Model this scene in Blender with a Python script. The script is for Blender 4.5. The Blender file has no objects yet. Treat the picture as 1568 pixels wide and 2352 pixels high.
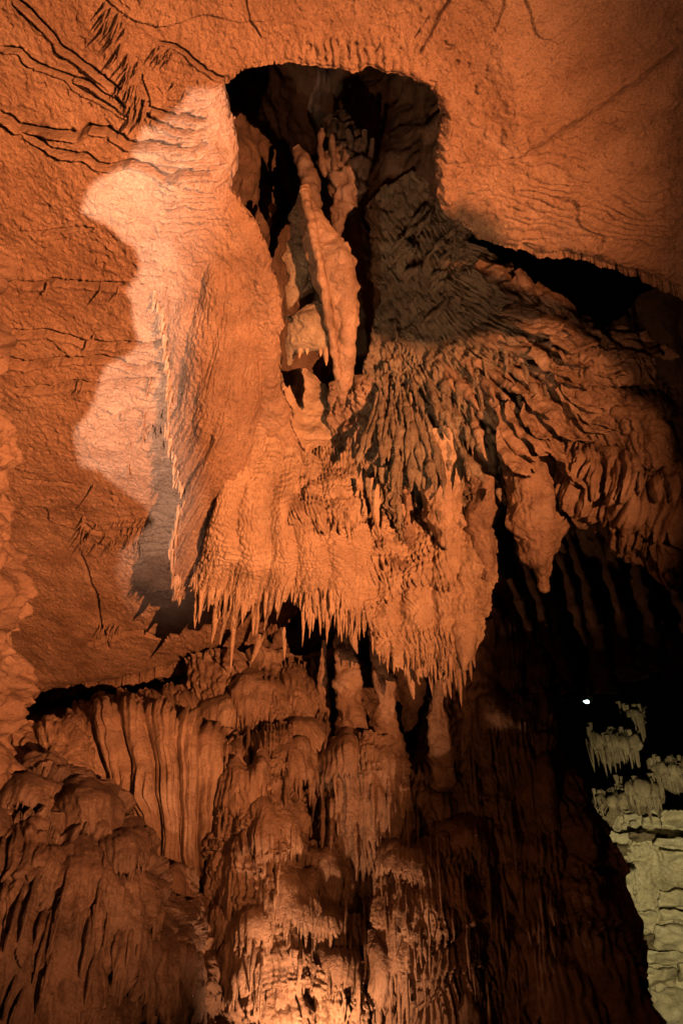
import bpy, math, random
import numpy as np
from mathutils import Vector, Matrix

# ------------------------------------------------------------------ camera, light, exposure
SC = bpy.context.scene
COL = SC.collection
random.seed(7)
RNG = np.random.default_rng(11)
CAM = np.array([0.0, 0.0, 1.6])
PITCH = math.radians(30.0)
FV = 1568.0                       # focal length in picture units (1568 x 2352 picture)
CX, CY = 784.0, 1176.0

cam_data = bpy.data.cameras.new('camera')
cam_data.sensor_fit = 'VERTICAL'
cam_data.sensor_height = 36.0
cam_data.lens = 24.0
cam_data.clip_end = 200.0
cam_data.clip_start = 0.05
cam = bpy.data.objects.new('camera', cam_data)
COL.objects.link(cam)
cam.location = CAM
cam.rotation_euler = (math.radians(90) + PITCH, 0, 0)
SC.camera = cam

world = bpy.data.worlds.new('World')
SC.world = world
world.use_nodes = True
world.node_tree.nodes['Background'].inputs[0].default_value = (0.9, 0.45, 0.3, 1)
world.node_tree.nodes['Background'].inputs[1].default_value = 0.0003
SC.view_settings.view_transform = 'Standard'
SC.view_settings.look = 'None'
SC.view_settings.exposure = -0.3
SC.view_settings.gamma = 1.0
SC.view_settings.use_curve_mapping = False
SC.cycles.max_bounces = 5
SC.cycles.diffuse_bounces = 1
SC.cycles.use_denoising = True


def spot(name, loc, aim, watts, color, cone, blend, radius=0.03):
    d = bpy.data.lights.new(name, 'SPOT')
    d.energy = watts
    d.color = color
    d.spot_size = math.radians(cone)
    d.spot_blend = blend
    d.shadow_soft_size = radius
    o = bpy.data.objects.new(name, d)
    COL.objects.link(o)
    o.location = loc
    o.rotation_euler = (Vector(aim) - Vector(loc)).to_track_quat('-Z', 'Y').to_euler()
    return o


ORANGE = (1.0, 0.355, 0.13)
M_POS = np.array([3.0, -1.5, 0.75])
L_MAIN = spot('floodlight_main', tuple(M_POS), (-1.9, 4.8, 5.1), 13500, ORANGE, 62, 1.0, 0.012)
L_ROOF = spot('floodlight_roof', (-0.6, 0.9, 0.5), (0.85, 2.3, 6.0), 900, (1.0, 0.43, 0.20), 62, 1.0, 0.03)
L_FOOT = spot('floodlight_wall_foot', (-0.25, 6.15, 0.45), (-0.25, 7.2, 1.7), 230, (1.0, 0.47, 0.23), 140, 0.9, 0.04)
L_LOW = spot('fill_spot_low', (-1.4, 2.2, 0.35), (0.3, 7.6, 1.6), 190, ORANGE, 52, 1.0, 0.02)  # added fill for the right part of the lower wall
W_POS = np.array([-1.3, 1.0, 1.0])
L_WHITE = spot('floodlight_white', tuple(W_POS), (-1.35, 3.5, 5.6), 5600, (1.0, 0.71, 0.56), 74, 0.8, 0.004)
L_GREY = spot('floodlight_shaft', (-0.9, 1.6, 0.6), (0.35, 4.3, 6.2), 480, (1.0, 0.74, 0.42), 36, 0.6, 0.02)
L_FAR = spot('floodlight_far', (4.4, 9.8, 0.5), (7.3, 16.5, 2.2), 2000, (1.0, 0.84, 0.45), 84, 0.9, 0.05)

# ------------------------------------------------------------------ picture ray -> place
SP, CP = math.sin(PITCH), math.cos(PITCH)


def ray(x, y):
    dx = (np.asarray(x, float) - CX) / FV
    dy = (CY - np.asarray(y, float)) / FV
    return np.stack([dx, CP - dy * SP, SP + dy * CP], -1)


def at(x, y, t):
    return CAM + ray(x, y) * np.asarray(t, float)[..., None]


# ------------------------------------------------------------------ noise
_perm = RNG.permutation(256)
_perm = np.concatenate([_perm, _perm, _perm])
_grad = RNG.normal(size=(256, 3))
_grad /= np.linalg.norm(_grad, axis=1)[:, None]


def perlin(P):
    P = np.asarray(P, float)
    sh = P.shape[:-1]
    P = P.reshape(-1, 3)
    i = np.floor(P).astype(np.int64)
    f = P - i
    i &= 255
    w = f * f * f * (f * (f * 6 - 15) + 10)
    out = 0
    for a in (0, 1):
        wa = w[:, 0] if a else 1 - w[:, 0]
        pa = _perm[i[:, 0] + a]
        for b in (0, 1):
            wb = w[:, 1] if b else 1 - w[:, 1]
            pb = _perm[pa + i[:, 1] + b]
            for c in (0, 1):
                wc = w[:, 2] if c else 1 - w[:, 2]
                g = _grad[_perm[pb + i[:, 2] + c]]
                d = g[:, 0] * (f[:, 0] - a) + g[:, 1] * (f[:, 1] - b) + g[:, 2] * (f[:, 2] - c)
                out = out + wa * wb * wc * d
    return (out * 1.5).reshape(sh)


def fbm(P, scale, octaves=3, gain=0.5, lac=2.1, off=0.0):
    P = np.asarray(P, float) * scale + off
    o, a = 0, 1.0
    for _ in range(octaves):
        o = o + a * perlin(P)
        P = P * lac + 17.3
        a *= gain
    return o


def n2(u, v, su, sv, off=0.0, octaves=2):
    return fbm(np.stack([u * su, v * sv, np.full_like(u, off)], -1), 1.0, octaves)


def ribs(ph, p=0.7):
    """rounded ribs with sharp valleys, 0..1, one per unit of ph"""
    return np.abs(np.sin(np.pi * ph)) ** p


def smooth(a, b, x):
    t = np.clip((x - a) / (b - a), 0, 1)
    return t * t * (3 - 2 * t)


def cellular(u, v, seed=0):
    """distance to the nearest feature point on a jittered grid"""
    iu, iv = np.floor(u).astype(int), np.floor(v).astype(int)
    best = np.full(u.shape, 9.0)
    for a in (-1, 0, 1):
        for b in (-1, 0, 1):
            cu, cv = iu + a, iv + b
            h = _perm[(_perm[(cu + seed) & 255] + cv) & 255]
            h2 = _perm[(h + 71) & 255]
            d = (cu + h / 256.0 - u) ** 2 + (cv + h2 / 256.0 - v) ** 2
            best = np.minimum(best, d)
    return np.sqrt(best)


# ------------------------------------------------------------------ materials
def rock_material(name, c1, c2, c3, scale=2.5, rough=0.8, bump=0.5, fine=55.0, stretch=(1, 1, 1), spec=0.25, grain=0.35, stain=0.5, calcite=0.35):
    m = bpy.data.materials.new(name)
    m.use_nodes = True
    nt = m.node_tree
    N, L = nt.nodes, nt.links
    b = N['Principled BSDF']
    b.inputs['Specular IOR Level'].default_value = spec
    geo = N.new('ShaderNodeNewGeometry')
    mp = N.new('ShaderNodeMapping')
    mp.inputs['Scale'].default_value = stretch
    L.new(geo.outputs['Position'], mp.inputs[0])
    n1 = N.new('ShaderNodeTexNoise')
    n1.inputs['Scale'].default_value = scale
    n1.inputs['Detail'].default_value = 8
    n1.inputs['Roughness'].default_value = 0.62
    n1.inputs['Distortion'].default_value = 0.6
    L.new(mp.outputs[0], n1.inputs['Vector'])
    r = N.new('ShaderNodeValToRGB')
    e = r.color_ramp.elements
    e[0].position, e[0].color = 0.3, (*c1, 1)
    e[1].position, e[1].color = 0.72, (*c3, 1)
    k = r.color_ramp.elements.new(0.5)
    k.color = (*c2, 1)
    L.new(n1.outputs['Fac'], r.inputs[0])
    n2_ = N.new('ShaderNodeTexNoise')
    n2_.inputs['Scale'].default_value = fine
    n2_.inputs['Detail'].default_value = 6
    n2_.inputs['Roughness'].default_value = 0.7
    L.new(mp.outputs[0], n2_.inputs['Vector'])
    hs = N.new('ShaderNodeMapRange')
    hs.inputs['From Min'].default_value = 0.3
    hs.inputs['From Max'].default_value = 0.7
    hs.inputs['To Min'].default_value = 1 - grain
    hs.inputs['To Max'].default_value = 1 + grain * 0.6
    L.new(n2_.outputs['Fac'], hs.inputs['Value'])
    mul = N.new('ShaderNodeVectorMath')
    mul.operation = 'MULTIPLY'
    L.new(r.outputs[0], mul.inputs[0])
    L.new(hs.outputs[0], mul.inputs[1])
    def mask(sc_, lo, hi, amount, seed):
        off = N.new('ShaderNodeVectorMath')
        off.operation = 'ADD'
        off.inputs[1].default_value = (seed, seed * 1.7, seed * .6)
        L.new(mp.outputs[0], off.inputs[0])
        q = N.new('ShaderNodeTexNoise')
        q.inputs['Scale'].default_value = sc_
        q.inputs['Detail'].default_value = 7
        q.inputs['Roughness'].default_value = 0.65
        q.inputs['Distortion'].default_value = 1.2
        L.new(off.outputs[0], q.inputs['Vector'])
        k_ = N.new('ShaderNodeMapRange')
        k_.inputs['From Min'].default_value = lo
        k_.inputs['From Max'].default_value = hi
        k_.inputs['To Max'].default_value = amount
        L.new(q.outputs['Fac'], k_.inputs['Value'])
        return k_
    mx = N.new('ShaderNodeMix')
    mx.data_type = 'RGBA'
    L.new(mask(1.9, .52, .70, stain, 11.0).outputs[0], mx.inputs['Factor'])
    L.new(mul.outputs[0], mx.inputs['A'])
    mx.inputs['B'].default_value = (c1[0] * .38, c1[1] * .36, c1[2] * .36, 1)
    mx2 = N.new('ShaderNodeMix')
    mx2.data_type = 'RGBA'
    L.new(mask(1.2, .54, .72, calcite, 29.0).outputs[0], mx2.inputs['Factor'])
    L.new(mx.outputs['Result'], mx2.inputs['A'])
    mx2.inputs['B'].default_value = (min(.7, c3[0] * 1.35), min(.64, c3[1] * 1.5), min(.56, c3[2] * 1.7), 1)
    L.new(mx2.outputs['Result'], b.inputs['Base Color'])
    rr = N.new('ShaderNodeMapRange')
    rr.inputs['To Min'].default_value = rough - 0.18
    rr.inputs['To Max'].default_value = min(1.0, rough + 0.15)
    L.new(n1.outputs['Fac'], rr.inputs['Value'])
    L.new(rr.outputs[0], b.inputs['Roughness'])
    bp = N.new('ShaderNodeBump')
    bp.inputs['Strength'].default_value = bump
    bp.inputs['Distance'].default_value = 0.02
    L.new(n2_.outputs['Fac'], bp.inputs['Height'])
    n3 = N.new('ShaderNodeTexNoise')
    n3.inputs['Scale'].default_value = fine * 0.3
    n3.inputs['Detail'].default_value = 5
    n3.inputs['Roughness'].default_value = 0.6
    L.new(mp.outputs[0], n3.inputs['Vector'])
    bp2 = N.new('ShaderNodeBump')
    bp2.inputs['Strength'].default_value = bump
    bp2.inputs['Distance'].default_value = 0.05
    L.new(n3.outputs['Fac'], bp2.inputs['Height'])
    L.new(bp.outputs[0], bp2.inputs['Normal'])
    L.new(bp2.outputs[0], b.inputs['Normal'])
    return m


M_CEIL = rock_material('clay_ceiling_rock', (0.25, 0.14, 0.085), (0.34, 0.205, 0.13), (0.43, 0.275, 0.18), 1.6, 0.88, 0.9, 95, grain=0.4, stain=.45, calcite=.3)
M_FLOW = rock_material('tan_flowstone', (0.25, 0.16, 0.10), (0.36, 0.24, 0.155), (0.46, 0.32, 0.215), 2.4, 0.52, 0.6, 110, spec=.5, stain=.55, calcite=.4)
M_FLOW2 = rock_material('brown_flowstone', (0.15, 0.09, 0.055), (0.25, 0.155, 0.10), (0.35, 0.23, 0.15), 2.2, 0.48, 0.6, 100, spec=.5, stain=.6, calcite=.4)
M_GREY = rock_material('grey_brown_limestone', (0.14, 0.10, 0.068), (0.24, 0.18, 0.125), (0.33, 0.255, 0.175), 3.0, 0.82, 0.9, 80, stain=.6, calcite=.35)
M_SHAFT = rock_material('shade_darkened_shaft_rock', (0.07, 0.042, 0.028), (0.12, 0.072, 0.048), (0.18, 0.11, 0.07), 1.6, 0.8, 0.5, 50)  # the shaft's lack of light is put into this dark colour
M_SHADED = rock_material('shade_darkened_flowstone', (0.055, 0.034, 0.024), (0.10, 0.062, 0.043), (0.15, 0.095, 0.066), 2.0, 0.6, 0.5, 60, spec=.45)  # dim light on the mounds and shaft pendants put into a darker colour
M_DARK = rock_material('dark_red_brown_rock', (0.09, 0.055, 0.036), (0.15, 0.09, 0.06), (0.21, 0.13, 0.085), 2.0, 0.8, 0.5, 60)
M_PALE = rock_material('pale_limestone', (0.36, 0.31, 0.20), (0.50, 0.44, 0.29), (0.60, 0.54, 0.38), 1.5, 0.85, 0.6, 22)
M_BROWNFAR = rock_material('brown_bedded_limestone', (0.11, 0.085, 0.05), (0.18, 0.14, 0.09), (0.26, 0.21, 0.135), 1.2, 0.85, 0.7, 14)


# ------------------------------------------------------------------ mesh helpers
def tag(o, label=None, cat=None, group=None, kind=None):
    if label: o['label'] = label
    if cat: o['category'] = cat
    if group: o['group'] = group
    if kind: o['kind'] = kind
    return o


def mesh_from(name, verts, faces_q, mat, smooth_shade=True):
    me = bpy.data.meshes.new(name)
    verts = np.asarray(verts, np.float32)
    f = np.asarray(faces_q, np.int32)
    k = f.shape[1]
    me.vertices.add(len(verts))
    me.vertices.foreach_set('co', verts.ravel())
    me.loops.add(f.size)
    me.loops.foreach_set('vertex_index', f.ravel())
    me.polygons.add(len(f))
    me.polygons.foreach_set('loop_start', np.arange(0, f.size, k, dtype=np.int32))
    me.polygons.foreach_set('loop_total', np.full(len(f), k, np.int32))
    if smooth_shade:
        me.polygons.foreach_set('use_smooth', np.ones(len(f), bool))
    me.update(calc_edges=True)
    me.materials.append(mat)
    return me


def put(name, verts, faces, mat, parent=None, smooth_shade=True):
    verts = np.asarray(verts, float)
    c = (verts.min(0) + verts.max(0)) / 2
    o = bpy.data.objects.new(name, mesh_from(name, verts - c, faces, mat, smooth_shade))
    COL.objects.link(o)
    if parent is not None:
        o.parent = parent
        o.location = Vector(c) - parent.location
    else:
        o.location = c
    return o


def cr(ctrl, n):
    """Catmull-Rom through ctrl (m, k) sampled at n points"""
    c = np.asarray(ctrl, float)
    m = len(c)
    if m == 2:
        t = np.linspace(0, 1, n)[:, None]
        return c[0] * (1 - t) + c[1] * t
    c = np.concatenate([[2 * c[0] - c[1]], c, [2 * c[-1] - c[-2]]])
    x = np.linspace(0, m - 1, n)
    i = np.minimum(x.astype(int), m - 2)
    t = (x - i)
    sh = (n,) + (1,) * (c.ndim - 1)
    t = t.reshape(sh)
    p0, p1, p2, p3 = c[i], c[i + 1], c[i + 2], c[i + 3]
    return 0.5 * (2 * p1 + (p2 - p0) * t + (2 * p0 - 5 * p1 + 4 * p2 - p3) * t ** 2 + (3 * p1 - p0 - 3 * p2 + p3) * t ** 3)


def grid_faces(nv, nu):
    idx = np.arange(nv * nu).reshape(nv, nu)
    return np.stack([idx[:-1, :-1], idx[:-1, 1:], idx[1:, 1:], idx[1:, :-1]], -1).reshape(-1, 4)


def normals_of(P):
    du = np.gradient(P, axis=1)
    dv = np.gradient(P, axis=0)
    n = np.cross(du, dv)
    n /= np.linalg.norm(n, axis=-1, keepdims=True) + 1e-12
    s = np.sign(np.sum(n * (CAM - P), -1, keepdims=True))
    med = 1 if s.mean() >= 0 else -1
    return n * med


PATCH = {}


def loft(name, rows, relief, mat, step=2.6, fringe=None, skirt='lrtb', parent=None, depth=0.35, roll=0.0):
    """A sheet of rock through rows of (x, y, distance); relief(U, V, s, r, P) lifts it along its normal."""
    R = np.array(rows, float)
    wpx = max(np.linalg.norm(np.diff(R[k, :, :2], axis=0), axis=1).sum() for k in range(len(R)))
    hpx = max(np.linalg.norm(np.diff(R[:, k, :2], axis=0), axis=1).sum() for k in range(R.shape[1]))
    nu, nv = max(8, int(wpx / step)), max(8, int(hpx / step))
    A = cr(R.transpose(1, 0, 2), nu)                 # nu, m, 3
    A = A.transpose(1, 0, 2)                         # m, nu, 3
    dense = cr(A, nv * 2)                            # 2nv, nu, 3
    U = np.tile(np.linspace(0, 1, nu), (nv, 1))
    vv = np.linspace(0, 1, nv)
    if fringe is not None:
        F = np.clip(fringe(np.linspace(0, 1, nu)), 0.05, 1.0)
        # squash only the lowest third so the upper part stays put
        V = np.where(vv[:, None] < 0.6, vv[:, None] * np.ones(nu), 0.6 + (vv[:, None] - 0.6) * ((F - 0.6) / 0.4))
        V = np.maximum(V, np.minimum(vv[:, None], F[None, :] * vv[:, None]) * 0.0 + V)
    else:
        V = np.tile(vv[:, None], (1, nu))
    x = V * (2 * nv - 1)
    i = np.clip(x.astype(int), 0, 2 * nv - 2)
    fr = (x - i)[..., None]
    jj = np.tile(np.arange(nu), (nv, 1))
    D = dense[i, jj] * (1 - fr) + dense[i + 1, jj] * fr
    P = at(D[..., 0], D[..., 1], D[..., 2])
    nrm = normals_of(P)
    wm = np.linalg.norm(np.diff(P, axis=1), axis=-1).sum(1).mean()
    hm = np.linalg.norm(np.diff(P, axis=0), axis=-1).sum(0).mean()
    h = relief(U, V, U * wm, V * hm, P)
    if roll:
        e = np.minimum(np.minimum(U, 1 - U) * wm, (1 - V / V.max(0)) * hm)
        q = np.clip(1 - e / roll, 0, 1)
        h = h - roll * 0.6 * (1 - np.sqrt(np.clip(1 - q * q, 0, 1)))
    Q = P + nrm * h[..., None]
    verts = [Q.reshape(-1, 3)]
    faces = [grid_faces(nv, nu)]
    base = nv * nu
    idx = np.arange(nv * nu).reshape(nv, nu)
    for s in skirt:
        loop = {'t': idx[0, :], 'b': idx[-1, :], 'l': idx[:, 0], 'r': idx[:, -1]}[s]
        prev = loop
        p = Q.reshape(-1, 3)[loop]
        d = p - CAM
        d /= np.linalg.norm(d, axis=1)[:, None]
        for k in (0.12, 0.4, 1.0):
            verts.append(p + d * depth * k)
            cur = np.arange(base, base + len(loop))
            base += len(loop)
            faces.append(np.stack([prev[:-1], prev[1:], cur[1:], cur[:-1]], -1))
            prev = cur
    o = put(name, np.concatenate(verts), np.concatenate(faces), mat, parent)
    PATCH[o.name] = Q
    return o


def tube(name, pts, mat, nseg=22, ring=40, flutes=0, famp=0.0, bump=0.12, bscale=9.0, flat=1.0, parent=None, seed=0.0, tip=True, twist=0.0):
    """A tapering, bumpy body along (x, y, distance, half width) points; half width in picture units."""
    R = cr(np.array(pts, float), ring)
    C = at(R[:, 0], R[:, 1], R[:, 2])
    rad = np.maximum(R[:, 3] / FV * R[:, 2], 0.0015)
    T = np.gradient(C, axis=0)
    T /= np.linalg.norm(T, axis=1)[:, None]
    view = C - CAM
    view /= np.linalg.norm(view, axis=1)[:, None]
    side = np.cross(T, view)
    side /= np.linalg.norm(side, axis=1)[:, None] + 1e-9
    dep = np.cross(side, T)
    a = np.linspace(0, 2 * np.pi, nseg, endpoint=False)
    A = a[None, :] + twist * np.linspace(0, 1, ring)[:, None]
    d = np.cos(A)[..., None] * side[:, None, :] + np.sin(A)[..., None] * dep[:, None, :] * flat
    nz = fbm(C[:, None, :] + d * rad[:, None, None], bscale, 3, off=seed * 3.7)
    k = 1 + bump * nz * 2.0
    if flutes:
        k = k + famp * (ribs(A * flutes / (2 * np.pi) + 0.5 * nz) - 0.6)
    P = C[:, None, :] + d * (rad[:, None] * k)[..., None]
    verts = [P.reshape(-1, 3), C[:1] - T[:1] * rad[0] * 0.3, C[-1:] + T[-1:] * rad[-1] * (1.2 if tip else 0.3)]
    idx = np.arange(ring * nseg).reshape(ring, nseg)
    nx = np.roll(idx, -1, axis=1)
    f = np.stack([idx[:-1], nx[:-1], nx[1:], idx[1:]], -1).reshape(-1, 4)
    c0, c1 = ring * nseg, ring * nseg + 1
    f0 = np.stack([idx[0], np.full(nseg, c0), np.full(nseg, c0), nx[0]], -1)
    f1 = np.stack([idx[-1], nx[-1], np.full(nseg, c1), np.full(nseg, c1)], -1)
    # caps as triangles folded into quads would be degenerate: use from_pydata for them
    vs = np.concatenate(verts)
    c = (vs.min(0) + vs.max(0)) / 2
    me = bpy.data.meshes.new(name)
    tri0 = [(int(p), c0, int(q)) for p, q in zip(nx[0], idx[0])]
    tri1 = [(int(p), int(q), c1) for p, q in zip(idx[-1], nx[-1])]
    me.from_pydata((vs - c).tolist(), [], f.tolist() + tri0 + tri1)
    me.polygons.foreach_set('use_smooth', np.ones(len(me.polygons), bool))
    me.materials.append(mat)
    o = bpy.data.objects.new(name, me)
    COL.objects.link(o)
    if parent is not None:
        o.parent = parent
        o.location = Vector(c) - parent.location
    else:
        o.location = c
    return o


# shared stalactite shapes, hanging from z = 0 to z = -1
def stalactite_mesh(name, mat, seed, nseg=9, ring=12, stub=0.15):
    z = np.linspace(0, 1, ring)
    r = (1 - z) ** 0.75 * 0.9 + stub * (1 - z ** 4)
    z[1] = 0.012
    r[0] = 0.02
    a = np.linspace(0, 2 * np.pi, nseg, endpoint=False)
    P = np.stack([np.cos(a)[None] * r[:, None], np.sin(a)[None] * r[:, None], -z[:, None] * np.ones(nseg)], -1)
    nz = fbm(P * np.array([1.3, 1.3, 4.0]), 1.0, 2, off=seed * 5.1)
    P[..., :2] *= (1 + 0.35 * nz)[..., None]
    P[..., 0] += 0.25 * np.sin(z * 3 + seed)[:, None] * z[:, None]
    P[..., 1] += 0.25 * np.cos(z * 2.3 + seed * 2)[:, None] * z[:, None]
    idx = np.arange(ring * nseg).reshape(ring, nseg)
    nx = np.roll(idx, -1, axis=1)
    f = np.stack([idx[:-1], idx[1:], nx[1:], nx[:-1]], -1).reshape(-1, 4)
    return mesh_from(name, P.reshape(-1, 3), f, mat)


STAL = {}


def hang(parent, p, length, radius, mat, name='stalactite', lean=(0, 0)):
    if mat.name not in STAL:
        STAL[mat.name] = [stalactite_mesh('stalactite_' + mat.name, mat, s) for s in range(7)]
    me = STAL[mat.name][int(RNG.integers(0, 7))]
    o = bpy.data.objects.new(name, me)
    COL.objects.link(o)
    o.parent = parent
    o.location = Vector(p) - parent.location
    o.scale = (radius, radius, length)
    o.rotation_euler = (lean[0], lean[1], float(RNG.uniform(0, 6.28)))
    return o


def hang_fringe(parent, u0, u1, count, lo, hi, mat, v=0.98, rad=0.16, vjit=0.0, rmax=0.05):
    Q = PATCH[parent.name]
    nv, nu = Q.shape[:2]
    for k in range(count):
        u = u0 + (u1 - u0) * (k + float(RNG.uniform(0.1, 0.9))) / count
        vv = v - float(RNG.uniform(0, 1)) * vjit
        p = Q[min(nv - 1, int(vv * (nv - 1))), min(nu - 1, int(u * (nu - 1)))]
        ln = float(RNG.uniform(lo, hi)) * float(RNG.choice([0.6, 1.0, 1.0, 1.35]))
        r = min(rmax, ln * rad * float(RNG.uniform(0.7, 1.3)))
        d = (p - CAM) / np.linalg.norm(p - CAM)
        hang(parent, p + d * r * 0.4 + np.array([0, 0, min(0.06, ln * 0.25)]), ln, r, mat)


# ------------------------------------------------------------------ the ceiling sheet
CEIL_A, CEIL_B = 4.95, 0.22
N_CEIL = np.array([0, -CEIL_B, -1.0]) / math.hypot(1, CEIL_B)


def ceil_t(x, y):
    d = ray(x, y)
    return CEIL_A / (d[..., 2] + CEIL_B * d[..., 1])


# outline of the ceiling where it breaks into the shaft, the recess and the gap: x, y, rounding width
EDGE = [(2600, 1120, 60), (2200, 980, 60), (1900, 860, 60), (1740, 760, 60), (1660, 722, 60), (1568, 690, 60), (1520, 668, 55), (1480, 650, 50), (1440, 632, 45), (1400, 618, 45), (1340, 600, 45), (1300, 592, 40), (1280, 597, 40), (1240, 590, 36),
        (1200, 575, 30), (1150, 565, 26), (1120, 560, 24), (1095, 552, 22), (1078, 528, 20), (1055, 508, 18), (1030, 503, 18), (1012, 478, 18), (1000, 430, 18), (1003, 350, 18),
        (1012, 290, 18), (1015, 255, 18), (1003, 220, 18), (975, 195, 16), (945, 180, 16), (900, 166, 14), (850, 157, 14), (800, 163, 14), (750, 158, 14), (700, 146, 14), (650, 146, 14), (600, 155, 14), (560, 163, 16),
        (530, 178, 20), (515, 200, 34), (519, 245, 50), (533, 295, 58), (546, 340, 60), (553, 372, 56), (535, 410, 50), (524, 442, 40),
        (570, 480, 30), (610, 560, 30), (650, 700, 30), (650, 900, 30), (720, 1100, 30), (790, 1300, 30), (720, 1388, 26), (640, 1445, 26), (580, 1490, 26), (530, 1512, 30),
        (480, 1530, 30), (400, 1552, 30), (330, 1568, 30), (250, 1584, 30), (200, 1592, 30), (140, 1602, 30), (80, 1610, 30), (-60, 1622, 30), (-250, 1640, 30)]
POLY = np.array([(-1100, 1640), (-1100, -900), (2600, -900)] + [(e[0], e[1]) for e in EDGE], float)
EW = np.array([e[2] for e in EDGE], float)
EP = np.array([(e[0], e[1]) for e in EDGE], float)


def inside(px, py, poly):
    ins = np.zeros(px.shape, bool)
    n = len(poly)
    for i in range(n):
        x1, y1 = poly[i]
        x2, y2 = poly[(i + 1) % n]
        c = ((y1 > py) != (y2 > py)) & (px < (x2 - x1) * (py - y1) / (y2 - y1 + 1e-12) + x1)
        ins ^= c
    return ins


def seg_dist(px, py, line, widths=None):
    """distance to a polyline, signed side, nearest point, interpolated width, position along the line"""
    best = np.full(px.shape, 1e9)
    side = np.zeros(px.shape)
    wx, nx_, ny_ = np.zeros(px.shape), np.zeros(px.shape), np.zeros(px.shape)
    along = np.zeros(px.shape)
    for i in range(len(line) - 1):
        x1, y1 = line[i]
        x2, y2 = line[i + 1]
        ex, ey = x2 - x1, y2 - y1
        l2 = ex * ex + ey * ey
        k = np.clip(((px - x1) * ex + (py - y1) * ey) / l2, 0, 1)
        qx, qy = x1 + ex * k, y1 + ey * k
        d = np.hypot(px - qx, py - qy)
        m = d < best
        best = np.where(m, d, best)
        side = np.where(m, np.sign(ex * (py - y1) - ey * (px - x1)), side)
        nx_, ny_ = np.where(m, qx, nx_), np.where(m, qy, ny_)
        along = np.where(m, (i + k) / (len(line) - 1), along)
        if widths is not None:
            wx = np.where(m, widths[i] * (1 - k) + widths[i + 1] * k, wx)
    return best, side, nx_, ny_, wx, along


# thin hanging ridges and open bedding cracks seen on the ceiling: line, ridge height, crack depth, width
CRACKS = [
    ([(20, -10), (45, 15), (95, 65), (135, 115), (185, 150), (220, 175), (260, 205), (300, 235), (345, 252), (380, 262), (430, 268), (480, 275)], .060, .050, 9),
    ([(-10, 118), (40, 122), (85, 160), (150, 180), (200, 195), (250, 225), (290, 255), (345, 275), (400, 292), (480, 300)], .055, .045, 8),
    ([(-10, 258), (30, 280), (45, 295), (110, 300), (180, 312), (205, 292), (250, 300), (300, 335), (345, 330), (420, 330), (490, 332)], .085, .055, 11),
    ([(45, 298), (120, 345), (200, 355), (225, 375), (260, 380), (300, 370), (330, 375), (380, 400), (440, 385), (490, 392)], .080, .045, 10),
    ([(150, 180), (170, 205), (205, 225), (250, 248), (300, 270), (340, 282)], .035, .03, 7),
    ([(-10, 822), (60, 838), (130, 832), (200, 828), (270, 835), (300, 850), (350, 840), (400, 838)], .045, .055, 11),
    ([(30, 893), (90, 893), (180, 885), (230, 885), (300, 880), (360, 872)], .030, .040, 11),
    ([(20, 765), (100, 770), (180, 790), (250, 802), (320, 795), (385, 785)], .035, .035, 11),
    ([(40, 658), (90, 660), (120, 652), (200, 660), (290, 662)], .03, .03, 11),
    ([(60, 535), (110, 540), (150, 530), (220, 528)], .015, .02, 6),
    ([(170, 1270), (220, 1375), (227, 1440), (245, 1500)], .0, .03, 5),
    ([(60, 1100), (130, 1105), (180, 1108)], .02, .02, 5),
    ([(355, 105), (400, 112), (440, 140), (480, 170), (515, 190)], .04, .04, 7),
    ([(1030, -10), (1000, 45), (975, 90), (955, 118)], .02, .02, 7),
    ([(1150, 355), (1230, 320), (1290, 285), (1380, 235), (1470, 170), (1580, 85)], .02, .015, 7),
    ([(250, 960), (300, 945), (350, 950), (400, 938)], .03, .03, 6),
    ([(180, 1210), (230, 1232), (290, 1225), (350, 1215)], .03, .03, 7),
    ([(330, 255), (350, 300), (345, 252), (330, 200), (322, 175)], .03, .02, 6),
    ([(560, 0), (575, 60), (600, 90)], .0, .012, 4),
    ([(1130, 70), (1145, 20), (1155, -10)], .01, .008, 6),
    ([(200, 1480), (260, 1470), (330, 1462), (390, 1470)], .03, .03, 6),
]


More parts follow.
